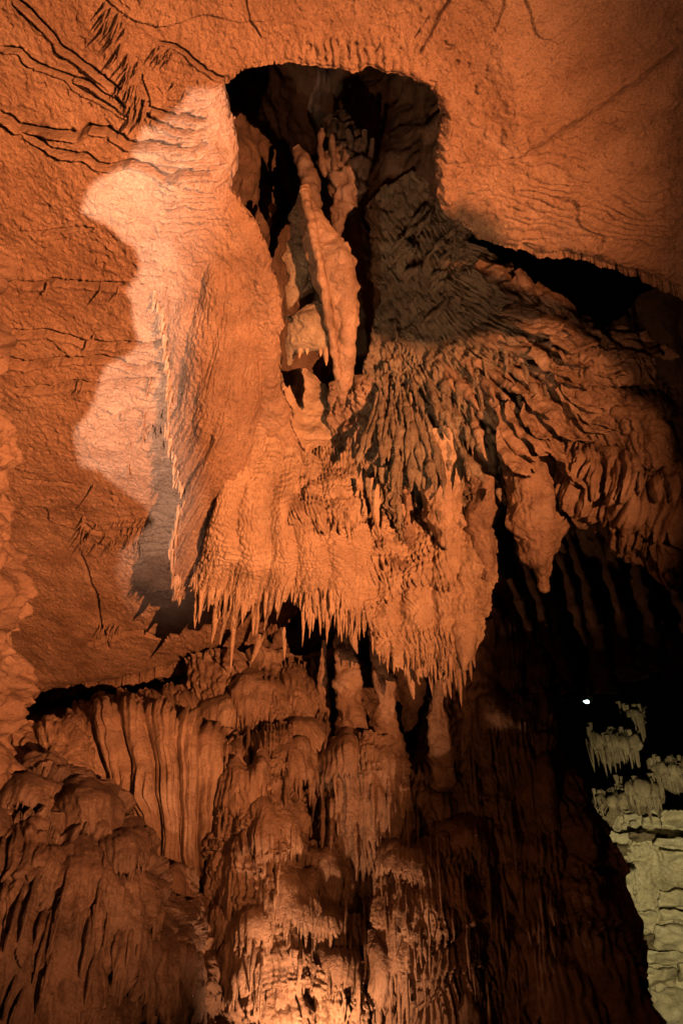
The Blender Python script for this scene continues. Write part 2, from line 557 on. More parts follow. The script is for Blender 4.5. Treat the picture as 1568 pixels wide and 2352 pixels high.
def ceil_relief(x, y, P):
    h = 0.10 * fbm(P, 0.55, 2, off=3) + 0.022 * fbm(P, 2.6, 3, off=9)
    g = fbm(P, 9.0, 3, gain=0.6, off=21)
    h += 0.009 * g
    h += 0.008 * np.clip(fbm(P, 30.0, 3, gain=0.6, off=2), -0.4, 1)
    # pitted scabs
    sc = np.clip(fbm(P, 14.0, 2, off=40) - 0.12, 0, 1)
    h += 0.042 * sc * smooth(-0.1, 0.4, fbm(P, 1.1, 2, off=60))
    # drip nubs and small pits
    nb = fbm(P, 20.0, 2, off=90)
    zone = smooth(0.0, 0.5, fbm(P, 0.9, 2, off=95))
    h += 0.05 * np.clip(nb - 0.42, 0, 1) * zone - 0.07 * np.clip(-nb - 0.45, 0, 1) * (1 - zone)
    # broken bedding steps
    bz = P[..., 1] * 1.1 + 0.5 * P[..., 0] * 0.3 + 0.9 * fbm(P, 0.7, 3, off=66)
    h += 0.035 * (bz - np.floor(bz)) ** 2 * smooth(-.2, .3, fbm(P, .8, 2, off=68))
    # bulge towards the recess on the right
    bx = np.exp(-(((x - 1350) / 330) ** 2 + ((y - 430) / 190) ** 2))
    h += 0.16 * bx
    h += 0.10 * np.exp(-(((x - 1180) / 90) ** 2 + ((y - 210) / 120) ** 2)) * (0.6 + fbm(P, 3.0, 2, off=5))
    # layered strata on the right, dipping gently to the right
    wx = x + 30 * perlin(np.stack([x / 120, y / 60, 0 * x], -1))
    wy = y + 26 * fbm(np.stack([x / 170, y / 70, 0 * x + 4], -1), 1.0, 3)
    st = ribs((wy - 0.28 * wx) / 21.0, 0.8)
    msk = smooth(1080, 1200, x) * smooth(260, 360, y + 0.5 * (x - 1300) * 0.3)
    h += 0.034 * st * msk * np.clip(0.4 + fbm(P, 1.8, 2, off=77), 0, 1)
    # vertical flutes above the shaft
    m = np.exp(-(((x - 805) / 115) ** 2)) * smooth(70, 105, y) * smooth(180, 150, y)
    wxx = x + 8 * perlin(np.stack([x / 40, y / 30, 0 * x + 8], -1))
    h += 0.055 * m * (ribs(wxx / 19.0 - (y - 110) / 160.0, 0.8) - .3) * np.clip(0.7 + perlin(np.stack([x / 25, y / 45, 0 * x], -1)), 0, 1.3)
    # folded, wrinkled skin beside the shaft and the left wing
    fold_y = y + 13 * fbm(np.stack([x / 65, y / 38, 0 * x + 2], -1), 1.0, 3)
    wr = ribs(fold_y / 17.0, 0.75)
    m1 = np.exp(-(((x - 430) / 62) ** 2 + ((y - 370) / 130) ** 2))
    m2 = np.exp(-(((x - 395) / 75) ** 2 + ((y - 900) / 130) ** 2))
    m3 = np.exp(-(((x - 330) / 90) ** 2 + ((y - 1235) / 55) ** 2))
    h += 0.080 * (wr - 0.4) * np.clip(m1 * 1.2, 0, 1) + 0.11 * (wr - .4) * m2 * np.clip(.5 + 1.2 * fbm(P, 1.7, 2, off=44), .1, 1.3) + 0.05 * (wr - .4) * m3
    h += 0.06 * m1
    # ridges and cracks
    for line, ra, ca, w in CRACKS:
        L = np.array(line, float)
        bb = (x > L[:, 0].min() - 60) & (x < L[:, 0].max() + 60) & (y > L[:, 1].min() - 60) & (y < L[:, 1].max() + 60)
        if not bb.any():
            continue
        xs, ys = x[bb], y[bb]
        jx = xs + 5 * fbm(np.stack([xs / 45, ys / 45, 0 * xs], -1), 1.0, 2)
        jy = ys + 5 * fbm(np.stack([xs / 45, ys / 45, 0 * xs + 7], -1), 1.0, 2)
        d, s, _, _, _, al = seg_dist(jx, jy, L)
        end = smooth(0, 0.06, al) * smooth(1, 0.94, al)
        sd = d * np.where(s >= 0, 1, -1)
        r = 1.0 * ra * np.exp(-((sd - w * 0.55) / (w * 0.45)) ** 2) - 4.6 * ca * np.exp(-((sd + w * 0.25) / (w * 0.34 + .9)) ** 4)
        r += 0.25 * ra * np.exp(-((sd - w * 2.0) / (w * 1.6)) ** 2)
        h[bb] += r * end * (0.75 + 0.5 * perlin(np.stack([xs / 60, ys / 60, 0 * xs + 3], -1)))
    return h


def build_ceiling(step=2.65):
    xs = np.arange(-130, 1720, step)
    ys = np.arange(-150, 1640, step)
    X, Y = np.meshgrid(xs, ys)
    jx = X + 10 * fbm(np.stack([X / 42, Y / 42, 0 * X], -1), 1.0, 4, gain=.55)
    jy = Y + 10 * fbm(np.stack([X / 42, Y / 42, 0 * X + 5], -1), 1.0, 4, gain=.55)
    keep = inside(jx, jy, POLY)
    d, s, qx, qy, w, _ = seg_dist(jx, jy, EP, EW)
    t = ceil_t(X, Y)
    P = at(X, Y, t)
    h = ceil_relief(X, Y, P)
    q = np.clip(1 - d / w, 0, 1)
    rollm = w / FV * t
    P = P + N_CEIL * (h * (1 - 0.5 * q))[..., None]
    up = rollm * 1.5 * (1 - np.sqrt(np.clip(1 - q * q, 0, 1)))
    P[..., 2] += up
    idx = -np.ones(X.shape, int)
    cell = keep[:-1, :-1] & keep[1:, :-1] & keep[:-1, 1:] & keep[1:, 1:]
    ii = np.arange(X.size).reshape(X.shape)
    f = np.stack([ii[:-1, :-1], ii[:-1, 1:], ii[1:, 1:], ii[1:, :-1]], -1)[cell]
    # border edges -> walls going up
    e = np.concatenate([f[:, [0, 1]], f[:, [1, 2]], f[:, [2, 3]], f[:, [3, 0]]])
    es = np.sort(e, 1)
    key = es[:, 0].astype(np.int64) * X.size + es[:, 1]
    u, inv, cnt = np.unique(key, return_inverse=True, return_counts=True)
    bord = e[cnt[inv] == 1]
    V = P.reshape(-1, 3)
    # snap the border corners on to the traced edge
    bi = np.unique(bord)
    near = d.reshape(-1)[bi] < step * 1.8
    bi2 = bi[near]
    dxy = np.stack([qx.reshape(-1)[bi2] - jx.reshape(-1)[bi2], qy.reshape(-1)[bi2] - jy.reshape(-1)[bi2]], -1)
    nxy = np.stack([X.reshape(-1)[bi2] + dxy[:, 0], Y.reshape(-1)[bi2] + dxy[:, 1]], -1)
    old = V[bi2]
    tt = (old - CAM) @ np.array([0, CP, SP])
    V[bi2] = at(nxy[:, 0], nxy[:, 1], tt)
    used, new = np.unique(f, return_inverse=True)
    remap = -np.ones(X.size, int)
    remap[used] = np.arange(len(used))
    verts = [V[used]]
    faces = [remap[f]]
    base = len(used)
    bl = remap[bord]
    bu = np.unique(bl)
    prev = {int(k): int(k) for k in bu}
    p0 = verts[0][bu]
    xb = X.reshape(-1)[used][bu]
    yb = Y.reshape(-1)[used][bu]
    # direction in which the broken edge leans as it climbs away from the opening
    out = np.zeros((len(bu), 3))
    out[:, 1] = np.where(yb < 420, -0.25, 0.10)
    out[:, 0] = np.where((xb < 600) & (yb < 480), -0.55, np.where((xb < 800) & (yb < 1320), -0.7, np.where((xb > 900) & (yb < 600), 0.18, 0.0)))
    lookup = -np.ones(base, int)
    prevarr = bu.copy()
    for k in (0.05, 0.16, 0.4, 0.8, 1.4, 2.2):
        nz = fbm(p0 + np.array([0, 0, k]), 2.0, 2, off=31)
        pv = p0 + np.array([0, 0, k]) + out * k + nz[:, None] * np.array([0.12, 0.12, 0.05]) * min(1, k * 2)
        verts.append(pv)
        cur = np.arange(base, base + len(bu))
        base += len(bu)
        lk = {int(b): j for j, b in enumerate(bu)}
        a = np.array([lk[int(q_)] for q_ in bl[:, 0]])
        b = np.array([lk[int(q_)] for q_ in bl[:, 1]])
        faces.append(np.stack([prevarr[a], prevarr[b], cur[b], cur[a]], -1))
        prevarr = cur
    return put('cave_ceiling', np.concatenate(verts), np.concatenate(faces), M_CEIL)


ceiling = tag(build_ceiling(), kind='structure')


def build_outer_ceiling(step=16.0):
    """the same roof carried on past the frame, more coarsely"""
    X, Y = np.meshgrid(np.arange(-1080, 2580, step), np.arange(-880, 1640, step))
    keep = inside(X, Y, POLY) & ~((X > -118) & (X < 1700) & (Y > -138))
    d, s, qx, qy, w, _ = seg_dist(X, Y, EP, EW)
    t = ceil_t(X, Y)
    P = at(X, Y, t)
    P = P + N_CEIL * (ceil_relief(X, Y, P) - .012)[..., None]
    q = np.clip(1 - d / w, 0, 1)
    P[..., 2] += w / FV * t * 1.5 * (1 - np.sqrt(np.clip(1 - q * q, 0, 1)))
    ii = np.arange(X.size).reshape(X.shape)
    cell = keep[:-1, :-1] & keep[1:, :-1] & keep[:-1, 1:] & keep[1:, 1:]
    f = np.stack([ii[:-1, :-1], ii[:-1, 1:], ii[1:, 1:], ii[1:, :-1]], -1)[cell]
    used, inv = np.unique(f, return_inverse=True)
    return put('cave_ceiling_beyond', P.reshape(-1, 3)[used], inv.reshape(-1, 4), M_CEIL)


tag(build_outer_ceiling(), kind='structure')
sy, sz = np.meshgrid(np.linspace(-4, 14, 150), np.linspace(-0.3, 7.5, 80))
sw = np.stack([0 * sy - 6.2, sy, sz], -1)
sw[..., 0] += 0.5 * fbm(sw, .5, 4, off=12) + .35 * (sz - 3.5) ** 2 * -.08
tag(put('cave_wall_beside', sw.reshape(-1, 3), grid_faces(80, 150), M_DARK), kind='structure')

# outcrop added out of view to shape the white floodlight's left edge
GOBO = [(900, -300), (790, -60), (730, 110), (640, 205), (520, 225), (420, 250), (345, 300), (280, 375), (218, 440), (196, 485), (205, 516), (295, 545), (318, 600), (300, 690), (292, 760), (262, 830), (240, 890), (192, 975), (190, 1045), (225, 1075), (262, 1110), (322, 1165), (332, 1205), (300, 1265), (282, 1330), (300, 1420), (200, 1560), (100, 1750)]


def beam_blocker(outline, dist, lean, n=90):
    """an added light-blocking lip whose edge follows the given shade line as seen from the white floodlight"""
    g = []
    for gx, gy in outline:
        pc = at(np.array(float(gx)), np.array(float(gy)), ceil_t(np.array(float(gx)), np.array(float(gy))))
        dv = pc - W_POS
        g.append(W_POS + dv / np.linalg.norm(dv) * dist)
    g = cr(np.array(g), n)
    g = g + 0.022 * dist * np.stack([fbm(g, 22.0 / dist * .62, 3, off=k_) for k_ in (1, 5, 9)], -1)
    lean = np.array(lean)
    gv = np.array([g + lean * k / 5.0 + np.array([0, 0, -0.15 * dist]) * math.sin(k / 5.0 * 3.14) for k in range(6)])
    gv[1:] += 0.08 * dist * fbm(gv[1:], 4.0, 2)[..., None]
    gb = gv[::-1] + np.array([lean[0] * .15, -0.15 * dist, -0.25 * dist])
    return tag(put('added_beam_blocker', np.concatenate([gb, gv], 0).reshape(-1, 3), grid_faces(12, n), M_DARK), kind='structure')


beam_blocker(GOBO, 0.62, (-0.75, -0.55, 0.02), 160)
beam_blocker([(620, -100), (580, 100), (545, 260), (500, 420), (440, 540), (425, 700), (435, 850), (440, 1000), (445, 1150), (440, 1280), (460, 1500), (480, 1700)], 0.085, (0.16, 0.02, -0.02))  # second added lip, close to the lamp, softens the beam's right edge


# unseen lip added beside the main floodlight that keeps its beam off the upper fan
SHADE = [[(830, 510), (935, 545), (1035, 620), (1230, 690), (1450, 740), (1750, 800)],
         [(838, 620), (960, 670), (1090, 705), (1250, 722), (1450, 850), (1750, 1000)],
         [(862, 765), (990, 800), (1090, 770), (1250, 752), (1450, 960), (1750, 1250)]]
sh = []
for row in SHADE:
    rr_ = []
    for gx, gy in row:
        pc = at(np.array(float(gx)), np.array(float(gy)), np.array(6.45 - .0009 * (gx - 850)))
        dv = pc - M_POS
        rr_.append(M_POS + dv / np.linalg.norm(dv) * 1.3)
    sh.append(cr(np.array(rr_), 60))
sh = cr(np.array(sh), 24)
shn = sh + 0.012 * fbm(sh, 14.0, 3)[..., None]
shb = sh[::-1] * 1.0 + (M_POS - sh[::-1]) * 0.12
cap = np.concatenate([shn, shb, shn[:1]], 0)
tag(put('added_beam_blocker', cap.reshape(-1, 3), grid_faces(49, 60), M_DARK), kind='structure')


# ------------------------------------------------------------------ relief recipes
def flow(sp=.07, amp=.022, big=.34, bamp=.06, rip=.06, ramp=.008, off=0.0, warp=1.0, tiers=0, tamp=0.0, teeth=0.35, tsp=0.09, rough=.006, lump=0.0, cells=0.0, csp=.06, bw=0.8):
    """running-water relief: broad folds, fine ribs down the flow, ripples across it, and toothed shelves"""
    def f(U, V, s, r, P):
        lo = fbm(P, 0.9, 2, off=off)
        mi = fbm(P, 3.2, 2, off=off + 9)
        h = bamp * (ribs(s / big + bw * lo + off, 0.85) - 0.5)
        ph = s / sp + warp * (1.6 * mi + 2.2 * lo)
        fade = np.clip(0.65 + 0.9 * fbm(P, 1.7, 2, off=off + 31), 0.12, 1.25)
        h += amp * ribs(ph, 0.75) * fade
        h += 0.4 * amp * ribs(ph * 2.13 + 0.4, 0.8) * fade
        if ramp:
            h += ramp * ribs(r / rip + 1.5 * mi + 0.35 * ribs(ph, 1.0) + 2 * lo, 0.8)
        if tiers:
            p = V * tiers + 0.9 * lo + 0.35 * mi + off * 0.37
            p = p + teeth * (1 - ribs(s / tsp + 0.8 * mi, 0.8))
            w = p - np.floor(p)
            k = np.floor(p)
            vary = 0.45 + 0.55 * np.abs(np.sin(k * 12.9 + off + 2.5 * lo))
            h += tamp * vary * (w ** 0.65)
        if lump:
            h += lump * fbm(P, 5.0, 2, off=off + 3)
        if cells:
            c = cellular(s / csp + 0.6 * mi, r / (csp * 1.8) + 0.6 * lo, int(off) + 3)
            h += cells * (1 - np.clip(c, 0, 1) ** 1.5)
        h += rough * fbm(P, 22.0, 3, gain=0.6, off=off + 50)
        return h
    return f


def jag(n, lo=0.8, seed=0.0, p=1.0, fine=0.35):
    """hem of pointed teeth: n teeth across, each reaching a different length"""
    def f(u):
        z = u * n + 0.35 * perlin(np.stack([u * n * 0.6, 0 * u + seed, 0 * u], -1)) * 2
        k = np.floor(z)
        tooth = 1 - np.abs(2 * (z - k) - 1) ** p
        ln = 0.45 + 0.55 * np.abs(np.sin(k * 78.2 + seed * 3.1))
        z2 = z * 2.7
        t2 = 1 - np.abs(2 * (z2 - np.floor(z2)) - 1)
        return lo + (1 - lo) * np.clip(tooth * ln * (1 - fine) + fine * t2 * ln, 0, 1)
    return f


def rockface(amp=.10, sc=1.5, fine=.02, off=0.0, ledge=0.0, lsp=.25):
    def f(U, V, s, r, P):
        h = amp * fbm(P, sc, 4, gain=0.55, off=off) + fine * fbm(P, 12, 3, gain=0.6, off=off + 4)
        if ledge:
            z = P[..., 2] / lsp + 0.8 * fbm(P, 1.3, 2, off=off + 8)
            h += ledge * ribs(z, 0.5)
        return h
    return f


# ------------------------------------------------------------------ the setting behind everything
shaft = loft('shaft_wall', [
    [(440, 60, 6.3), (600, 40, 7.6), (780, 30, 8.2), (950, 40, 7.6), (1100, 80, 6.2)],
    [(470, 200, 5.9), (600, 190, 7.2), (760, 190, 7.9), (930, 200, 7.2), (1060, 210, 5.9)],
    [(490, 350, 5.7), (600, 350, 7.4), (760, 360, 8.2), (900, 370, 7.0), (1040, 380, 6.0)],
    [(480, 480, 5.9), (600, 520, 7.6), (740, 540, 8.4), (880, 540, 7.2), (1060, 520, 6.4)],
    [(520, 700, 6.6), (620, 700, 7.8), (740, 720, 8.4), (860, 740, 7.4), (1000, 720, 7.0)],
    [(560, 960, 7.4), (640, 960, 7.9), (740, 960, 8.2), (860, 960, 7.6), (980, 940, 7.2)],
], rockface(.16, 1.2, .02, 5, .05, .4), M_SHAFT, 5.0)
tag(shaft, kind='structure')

back = loft('cave_wall', [
    [(760, 1060, 9.0), (950, 1020, 9.2), (1150, 980, 9.4), (1350, 780, 8.6), (1560, 640, 8.0), (1760, 700, 7.4)],
    [(800, 1240, 9.2), (1000, 1220, 9.6), (1200, 1160, 9.8), (1400, 1050, 9.4), (1600, 980, 9.0), (1800, 950, 8.4)],
    [(800, 1400, 9.4), (1020, 1380, 9.7), (1240, 1320, 9.8), (1440, 1240, 10.0), (1640, 1180, 9.8), (1840, 1160, 9.4)],
    [(800, 1560, 9.4), (1040, 1540, 9.3), (1270, 1480, 9.4), (1490, 1400, 10.2), (1700, 1350, 10.4), (1880, 1320, 10.2)],
    [(800, 1720, 9.2), (1060, 1700, 9.0), (1300, 1620, 9.2), (1490, 1545, 10.6), (1700, 1500, 10.8), (1900, 1480, 10.8)],
], flow(.11, .06, .5, .16, .2, .01, 71, 1.2, lump=.05), M_FLOW2, 5.0)
tag(back, kind='structure')
for i, (x0, y0, x1, y1, w) in enumerate([(1170, 1330, 1250, 1560, 9), (1205, 1300, 1290, 1560, 8), (1240, 1390, 1310, 1580, 11), (1275, 1260, 1345, 1480, 8), (1300, 1220, 1400, 1540, 9), (1330, 1330, 1400, 1560, 12), (1345, 1180, 1440, 1450, 8), (1390, 1290, 1460, 1540, 10), (1420, 1210, 1510, 1470, 9), (1455, 1330, 1530, 1560, 12), (1490, 1380, 1570, 1600, 10), (1130, 1400, 1190, 1560, 10), (1520, 1290, 1600, 1500, 9)]):
    tube('rib', [(x0, y0, 8.9, w * .7), ((x0 * 2 + x1) / 3 + 4, (y0 * 2 + y1) / 3, 8.75, w), ((x0 + 2 * x1) / 3 - 3, (y0 + 2 * y1) / 3, 8.65, w * 1.2), (x1, y1, 8.7, w * .5)], M_DARK, 12, 50, 3, .3, .5, 5.5, .8, back, seed=200 + i)

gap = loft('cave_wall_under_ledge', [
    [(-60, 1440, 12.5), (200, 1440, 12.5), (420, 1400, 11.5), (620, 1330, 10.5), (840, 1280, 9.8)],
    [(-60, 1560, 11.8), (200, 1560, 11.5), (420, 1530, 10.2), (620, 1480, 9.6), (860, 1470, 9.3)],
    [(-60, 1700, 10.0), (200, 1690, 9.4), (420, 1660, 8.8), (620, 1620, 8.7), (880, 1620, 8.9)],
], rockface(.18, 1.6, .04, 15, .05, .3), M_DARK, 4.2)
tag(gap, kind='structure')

fx, fy = np.meshgrid(np.linspace(-9, 16, 90), np.linspace(-4, 26, 100))
fp = np.stack([fx, fy, 0 * fx], -1)
fp[..., 2] = 0.12 * fbm(fp, 0.5, 3) + 0.02 * fbm(fp, 3, 2) - 1.9 * smooth(8.5, 11.5, fp[..., 1])
tag(put('cave_floor', fp.reshape(-1, 3), grid_faces(100, 90), M_DARK), kind='structure')

# ------------------------------------------------------------------ left wing of the canopy
wing = loft('flowstone_canopy', [
    [(428, 515, 4.99), (452, 500, 4.95), (482, 478, 4.92), (514, 452, 4.95), (548, 460, 5.15), (578, 500, 5.45), (605, 560, 5.75)],
    [(408, 550, 5.06), (438, 580, 5.10), (474, 590, 5.10), (512, 600, 5.10), (552, 610, 5.22), (590, 640, 5.45), (618, 690, 5.8)],
    [(392, 585, 5.14), (420, 655, 5.28), (455, 700, 5.32), (498, 745, 5.30), (540, 780, 5.38), (575, 820, 5.58), (608, 860, 5.95)],
    [(380, 615, 5.21), (402, 715, 5.42), (428, 805, 5.52), (462, 890, 5.54), (502, 960, 5.64), (535, 1020, 5.85), (570, 1060, 6.15)],
    [(374, 640, 5.26), (388, 770, 5.55), (400, 895, 5.84), (408, 1005, 6.02), (430, 1125, 6.26), (412, 1260, 6.55), (430, 1350, 6.75)],
    [(372, 655, 5.32), (384, 785, 5.60), (394, 912, 5.90), (402, 1020, 6.08), (424, 1142, 6.34), (404, 1278, 6.62), (424, 1372, 6.82)],
], lambda U, V, s, r, P: (
    flow(.075, .034, .30, .05, .06, .010, 2, .8, rough=.006, bw=.6, cells=.012)(U, V, s, r, P) * smooth(.55, .95, V)
    + flow(.11, .010, .6, .035, .07, .008, 3, 2.6, rough=.006, cells=.020, csp=.055)(U, V, s, r, P) * smooth(1.0, .6, V) * smooth(0, .3, V)
    + .035 * fbm(P, 2.4, 3, off=4)), M_CEIL, 3.2, fringe=jag(60, .86, 1.0), roll=.08)
tag(wing, 'steep left flank of the tan flowstone canopy, combed towards its toothed lip', 'flowstone')
hang_fringe(wing, .72, 1.0, 20, .12, .36, M_FLOW, v=.98, rad=.08, vjit=.12, rmax=.026)
hang_fringe(wing, .02, .98, 90, .06, .22, M_FLOW, v=.97, rad=.13, vjit=.08, rmax=.026)

apron = loft('flowstone_canopy', [
    [(556, 985, 6.18), (600, 985, 6.35), (650, 1010, 6.5), (705, 1050, 6.6), (770, 1095, 6.62), (838, 1165, 6.7)],
    [(512, 1100, 6.08), (572, 1110, 6.15), (640, 1125, 6.28), (710, 1145, 6.38), (780, 1170, 6.42), (842, 1220, 6.6)],
    [(476, 1215, 6.22), (548, 1225, 6.18), (630, 1235, 6.22), (710, 1245, 6.26), (785, 1250, 6.3), (848, 1285, 6.5)],
    [(448, 1310, 6.50), (525, 1335, 6.40), (612, 1340, 6.38), (705, 1328, 6.34), (785, 1335, 6.34), (852, 1345, 6.5)],
    [(432, 1385, 6.70), (495, 1490, 6.55), (588, 1470, 6.52), (692, 1428, 6.44), (790, 1455, 6.40), (862, 1450, 6.52)],
], lambda U, V, s, r, P: (
    flow(.07, .018, .48, .07, .048, .018, 6, 2.2, rough=.004, cells=.022, csp=.05, bw=.7)(U, V, s, r, P)
    + .045 * fbm(P, 2.2, 3, off=14) + .03 * ribs(s / .11 + .8 * fbm(P, 2, 2), .8) * smooth(.6, .95, V)), M_FLOW, 2.3, fringe=jag(15, .80, 1.0), roll=.08)
tag(apron, 'rippled tan apron of the flowstone canopy with a hem of pointed teeth', 'flowstone')
hang_fringe(apron, .02, .98, 44, .04, .20, M_FLOW, v=.985, rad=.13, vjit=.05, rmax=.03)
hang_fringe(apron, .0, .42, 16, .10, .34, M_FLOW, v=.97, rad=.09, vjit=.10, rmax=.026)
hang_fringe(apron, .05, .95, 16, .12, .36, M_FLOW, v=.97, rad=.12, vjit=.08, rmax=.04)

# stepped shelf with drip cups in the middle of the canopy
shelf = loft('flowstone_shelf', [
    [(610, 1085, 6.60), (680, 1065, 6.72), (750, 1050, 6.78), (835, 1030, 6.85)],
    [(596, 1118, 6.38), (680, 1108, 6.46), (760, 1098, 6.46), (838, 1090, 6.58)],
    [(610, 1150, 6.30), (690, 1150, 6.30), (770, 1145, 6.3), (838, 1140, 6.46)],
    [(640, 1190, 6.28), (710, 1200, 6.22), (780, 1195, 6.2), (838, 1200, 6.36)],
    [(660, 1222, 6.34), (730, 1240, 6.28), (790, 1240, 6.25), (842, 1250, 6.38)],
], lambda U, V, s, r, P: flow(.05, .02, .3, .05, .05, .014, 23, 1.8, 2, .07, .5, .06, lump=.06)(U, V, s, r, P) - .12 * smooth(.12, 0, U), M_FLOW, 2.3, fringe=jag(9, .6, 5), roll=.12)
tag(shelf, 'small stepped flowstone shelf with dripping edges in the middle of the canopy', 'flowstone')
hang_fringe(shelf, .3, .98, 14, .05, .16, M_FLOW, rad=.12, rmax=.018)

# smooth broad wall between the canopy and the pendant column
face = loft('smooth_rock_panel', [
    [(590, 880, 6.75), (640, 860, 6.95), (700, 850, 7.1), (760, 900, 7.1)],
    [(560, 960, 6.7), (640, 950, 6.85), (710, 950, 6.95), (800, 960, 6.95)],
    [(560, 1030, 6.62), (640, 1030, 6.7), (720, 1030, 6.8), (820, 1020, 6.85)],
    [(580, 1100, 6.6), (650, 1110, 6.62), (740, 1100, 6.66), (850, 1080, 6.75)],
], rockface(.05, 2.2, .010, 33, .03, .3), M_FLOW, 2.6)
tag(face, 'smooth pale rock panel between the rippled canopy and the hanging column', 'rock')

# right-hand skirt of the canopy
skirt_ = loft('flowstone_skirt', [
    [(835, 1215, 6.72), (900, 1185, 6.66), (960, 1160, 6.6), (1050, 1130, 6.5), (1140, 1150, 6.45)],
    [(832, 1300, 6.52), (910, 1290, 6.48), (980, 1270, 6.42), (1060, 1260, 6.36), (1132, 1300, 6.42)],
    [(840, 1400, 6.45), (925, 1400, 6.40), (1000, 1390, 6.34), (1055, 1385, 6.32), (1108, 1380, 6.42)],
    [(858, 1480, 6.45), (945, 1500, 6.40), (1010, 1510, 6.35), (1050, 1495, 6.34), (1084, 1465, 6.44)],
    [(880, 1545, 6.5), (955, 1590, 6.45), (1025, 1615, 6.4), (1045, 1600, 6.38), (1066, 1550, 6.46)],
], flow(.085, .028, .5, .07, .06, .018, 44, 1.6, 4, .08, .3, .1, lump=.06, cells=.015), M_FLOW, 2.3, fringe=jag(9, .72, 2), roll=.04)
tag(skirt_, 'crumpled brown flowstone skirt hanging below the fan of draperies', 'flowstone')
hang_fringe(skirt_, .03, .97, 26, .08, .26, M_FLOW, rad=.12, vjit=.03, rmax=.026)

joiner = loft('rugged_rock', [
    [(770, 890, 6.95), (810, 880, 6.85), (850, 870, 6.75), (900, 880, 6.7)],
    [(765, 980, 6.9), (810, 970, 6.75), (855, 965, 6.65), (910, 980, 6.6)],
    [(790, 1060, 6.85), (825, 1050, 6.68), (865, 1050, 6.58), (930, 1080, 6.55)],
    [(815, 1140, 6.8), (845, 1140, 6.64), (880, 1140, 6.56), (950, 1170, 6.5)],
    [(825, 1230, 6.8), (850, 1240, 6.68), (885, 1250, 6.6), (960, 1260, 6.5)],
    [(832, 1330, 6.75), (860, 1340, 6.66), (895, 1350, 6.58), (960, 1350, 6.5)],
], lambda U, V, s, r, P: flow(.07, .045, .25, .09, .08, .014, 47, 2.0, 5, .10, .5, .07, lump=.12)(U, V, s, r, P) - .5 * np.exp(-(((U - .42) / .16) ** 2 + ((V - .70) / .07) ** 2)) - .5 * np.exp(-(((U - .75) / .12) ** 2 + ((V - .62) / .10) ** 2)), M_FLOW2, 2.3, roll=.06)
tag(joiner, 'rugged broken rock with small black hollows between apron and fan', 'rock')
hang_fringe(joiner, .05, .95, 16, .10, .28, M_FLOW, v=.62, rad=.12, vjit=.35, rmax=.03)

# hem that hangs over the dark gap
hem = loft('stalactite_curtain', [
    [(690, 1320, 6.42), (750, 1320, 6.36), (810, 1310, 6.36), (862, 1300, 6.5)],
    [(690, 1375, 6.40), (750, 1380, 6.32), (810, 1380, 6.32), (862, 1380, 6.48)],
    [(696, 1440, 6.44), (750, 1460, 6.36), (806, 1475, 6.35), (858, 1490, 6.46)],
], flow(.05, .028, .16, .04, .06, .008, 52, .8), M_FLOW, 2.3, fringe=jag(12, .5, 7, fine=.5), roll=.05)
tag(hem, 'ribbed curtain of thin stalactites over the black gap', 'stalactite')
hang_fringe(hem, .02, .98, 26, .10, .34, M_FLOW, v=.95, rad=.09, vjit=.08, rmax=.022)

# ------------------------------------------------------------------ hanging column under the shaft
column = tube('hanging_column', [(700, 430, 5.55, 12), (706, 470, 5.5, 20), (724, 520, 5.5, 32), (750, 580, 5.5, 46), (772, 630, 5.5, 48), (784, 690, 5.55, 38), (788, 750, 5.6, 33), (792, 820, 5.7, 26), (788, 880, 5.8, 16), (786, 925, 5.9, 8)],
              M_FLOW2, 60, 200, 3, .22, .17, 6.0, 0.7, seed=1)
tag(column, 'long knobbly column hanging in the middle of the shaft', 'column')
tube('edge_knobs', [(697, 440, 5.42, 11), (712, 500, 5.38, 11), (726, 570, 5.36, 10), (742, 650, 5.38, 10), (752, 720, 5.42, 10), (766, 790, 5.5, 9), (776, 870, 5.65, 7)], M_FLOW2, 16, 110, 0, 0, .30, 11, 1, column, 4)
greyc = tube('grey_pendant', [(700, 440, 5.85, 14), (690, 520, 5.85, 24), (690, 590, 5.85, 32), (676, 660, 5.85, 22), (664, 700, 5.85, 10)], M_GREY, 30, 70, 4, .2, .2, 6, .6, seed=9)
tag(greyc, 'grey blade of rock behind the left side of the hanging column', 'rock')
fin2 = tube('grey_pendant', [(716, 600, 5.95, 12), (708, 660, 5.95, 16), (700, 720, 5.95, 16), (690, 745, 5.95, 10)], M_GREY, 22, 50, 3, .2, .2, 6, .6, seed=12)
tag(fin2, 'narrow grey rock fin just above the grey bowl', 'rock')
bowl = tube('grey_bowl', [(735, 700, 5.6, 20), (720, 735, 5.6, 46), (708, 762, 5.6, 54), (690, 780, 5.6, 38), (672, 800, 5.65, 16), (664, 836, 5.7, 5)], M_GREY, 34, 60, 6, .18, .16, 6, .8, seed=15)
tag(bowl, 'grey swollen rock bowl with a pale drip point beside the column', 'rock')
for (x, y, l) in [(690, 790, .16), (704, 790, .12), (735, 790, .14), (748, 800, .2)]:
    hang(bowl, at(np.array(x), np.array(y), np.array(5.6)), l, .03, M_FLOW)
upper = tube('shaft_pendant', [(775, 270, 6.3, 26), (790, 330, 6.2, 34), (795, 380, 6.1, 48), (800, 420, 6.05, 44), (784, 470, 6.0, 26), (775, 520, 6.0, 14), (770, 560, 6.0, 6)], M_SHADED, 36, 80, 6, .25, .34, 8, .7, seed=21)
tag(upper, 'dark lumpy pendant with finger-like struts high inside the shaft', 'rock')
